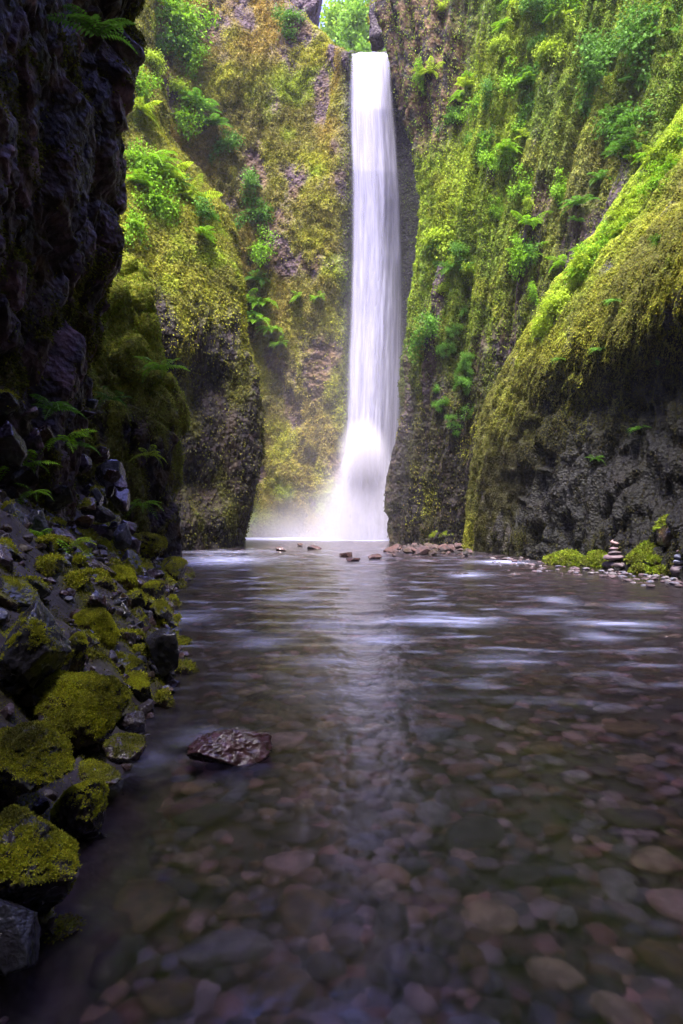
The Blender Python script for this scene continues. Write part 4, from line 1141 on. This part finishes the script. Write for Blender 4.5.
# ---------- trees and rocks above the lip
Mbark = rock_mat('bark', 5, .5, dist=.03, rough=(.8, .9))
def tube(pts, rad, k=8):
    pts = np.array(pts, float); V = []; n = len(pts)
    for i in range(n):
        d = pts[min(i + 1, n - 1)] - pts[max(i - 1, 0)]; d /= np.linalg.norm(d)
        a = np.cross(d, [0.3, 1, 0.1]); a /= np.linalg.norm(a); b_ = np.cross(d, a)
        for j in range(k):
            an = 2 * math.pi * j / k
            V.append(pts[i] + rad[i] * (math.cos(an) * a + math.sin(an) * b_))
    F = [[i * k + j, i * k + (j + 1) % k, (i + 1) * k + (j + 1) % k, (i + 1) * k + j] for i in range(n - 1) for j in range(k)]
    return np.array(V), np.array(F)
def tree(x, y, z, h, w, seed, col, label):
    r = np.random.default_rng(seed)
    root = empty('broadleaf_tree', (x, y, z)); tag(root, label, 'tree', None)
    tp = [(0, 0, 0), (.1 * r.normal(), .1, h * .3), (.5 * r.normal(), 0, h * .6), (.5 * r.normal(), .2, h * .95)]
    V, F = tube(tp, [.28, .22, .14, .04])
    parts = [(V, F, np.tile(np.array(BROWN), (len(V), 1)))]
    tips = []
    for k in range(26):
        a = r.uniform(0, 6.3); z0 = h * r.uniform(.2, .85); ln = w * r.uniform(.5, 1.0) * (1.15 - z0 / h)
        e = np.array([math.cos(a) * ln, math.sin(a) * ln, z0 + ln * r.uniform(.1, .5)])
        V, F = tube([(0, 0, z0), e * [.5, .5, 1] - [0, 0, ln * .12], e], [.08, .05, .02], 5)
        parts.append((V, F, np.tile(np.array(BROWN), (len(V), 1)))); tips += [e, e * [.6, .6, 1], e * [.3, .3, 1]]
    join_leaves('trunk', parts, Mbark, root)
    tips = np.array(tips); n = 9000
    p = tips[r.integers(0, len(tips), n)] + r.normal(size=(n, 3)) * np.array([.75, .75, .4])
    cl = mixc(col * .6, col * 1.3, np.clip(.5 + .8 * fbm(p * .8 + seed, 3, 4), 0, 1))
    lc = leaf_cards(p, np.tile([0, 0, 1.], (n, 1)), np.full(n, .30), cl * r.uniform(.8, 1.2, (n, 1)), hang=.1, aspect=.8)
    mesh_np('crown', *lc, M_leaf, False, root)
tree(0.2, 62, 31.5, 19, 4.2, 1, np.array([.24, .40, .03]), 'bright green tree filling the left of the gap above the waterfall')
tree(3.2, 68, 32, 22, 4.8, 2, np.array([.28, .44, .04]), 'pale green tree at the right of the gap above the waterfall')
tree(-3.0, 74, 33, 24, 5.0, 4, np.array([.24, .40, .03]), 'tall bright tree far back at the left side of the gap')
tree(5.5, 78, 33, 27, 6.0, 5, np.array([.26, .42, .04]), 'tall pale tree far back at the right side of the gap')
tree(1.6, 56, 31, 13, 3.0, 3, np.array([.18, .34, .03]), 'lower green tree in the middle of the gap just behind the lip')
boulder('rock_outcrop', P(303, 6, 49), (2.0, 3.0, 5.2), 3001, BASALT, PURP * 1.2, .35, (0, .12, .3), 5, 12, .10, 'dark rock outcrop above the lip, left of the gap', 'outcrop', None, 2500, .2, mat=M_cliff_far)
boulder('rock_outcrop', P(386, 14, 47), (1.7, 2.5, 4.0), 3002, BASALT, BASALT * 1.3, .25, (0, .25, .3), 5, 10, .10, 'dark rounded rock outcrop above the lip, right of the gap', 'outcrop', None, 1500, .2, mat=M_cliff_far)

# ================================================================== HAZE
hz = mesh_np('haze', np.array([(x, y, z) for x in (-60, 70) for y in (-40, 130) for z in (-2.2, 75)], float),
             np.array([[0, 1, 3, 2], [4, 6, 7, 5], [0, 4, 5, 1], [2, 3, 7, 6], [0, 2, 6, 4], [1, 5, 7, 3]]), None, None, False)
m = bpy.data.materials.new('haze'); m.use_nodes = True
nt = m.node_tree; nt.nodes.remove(nt.nodes['Principled BSDF'])
pv = N(nt, 'ShaderNodeVolumePrincipled'); pv.inputs['Color'].default_value = (.80, .80, .95, 1); pv.inputs['Density'].default_value = .0005
nt.links.new(pv.outputs[0], nt.nodes['Material Output'].inputs['Volume'])
hz.data.materials.append(m)
tag(hz, kind='stuff')
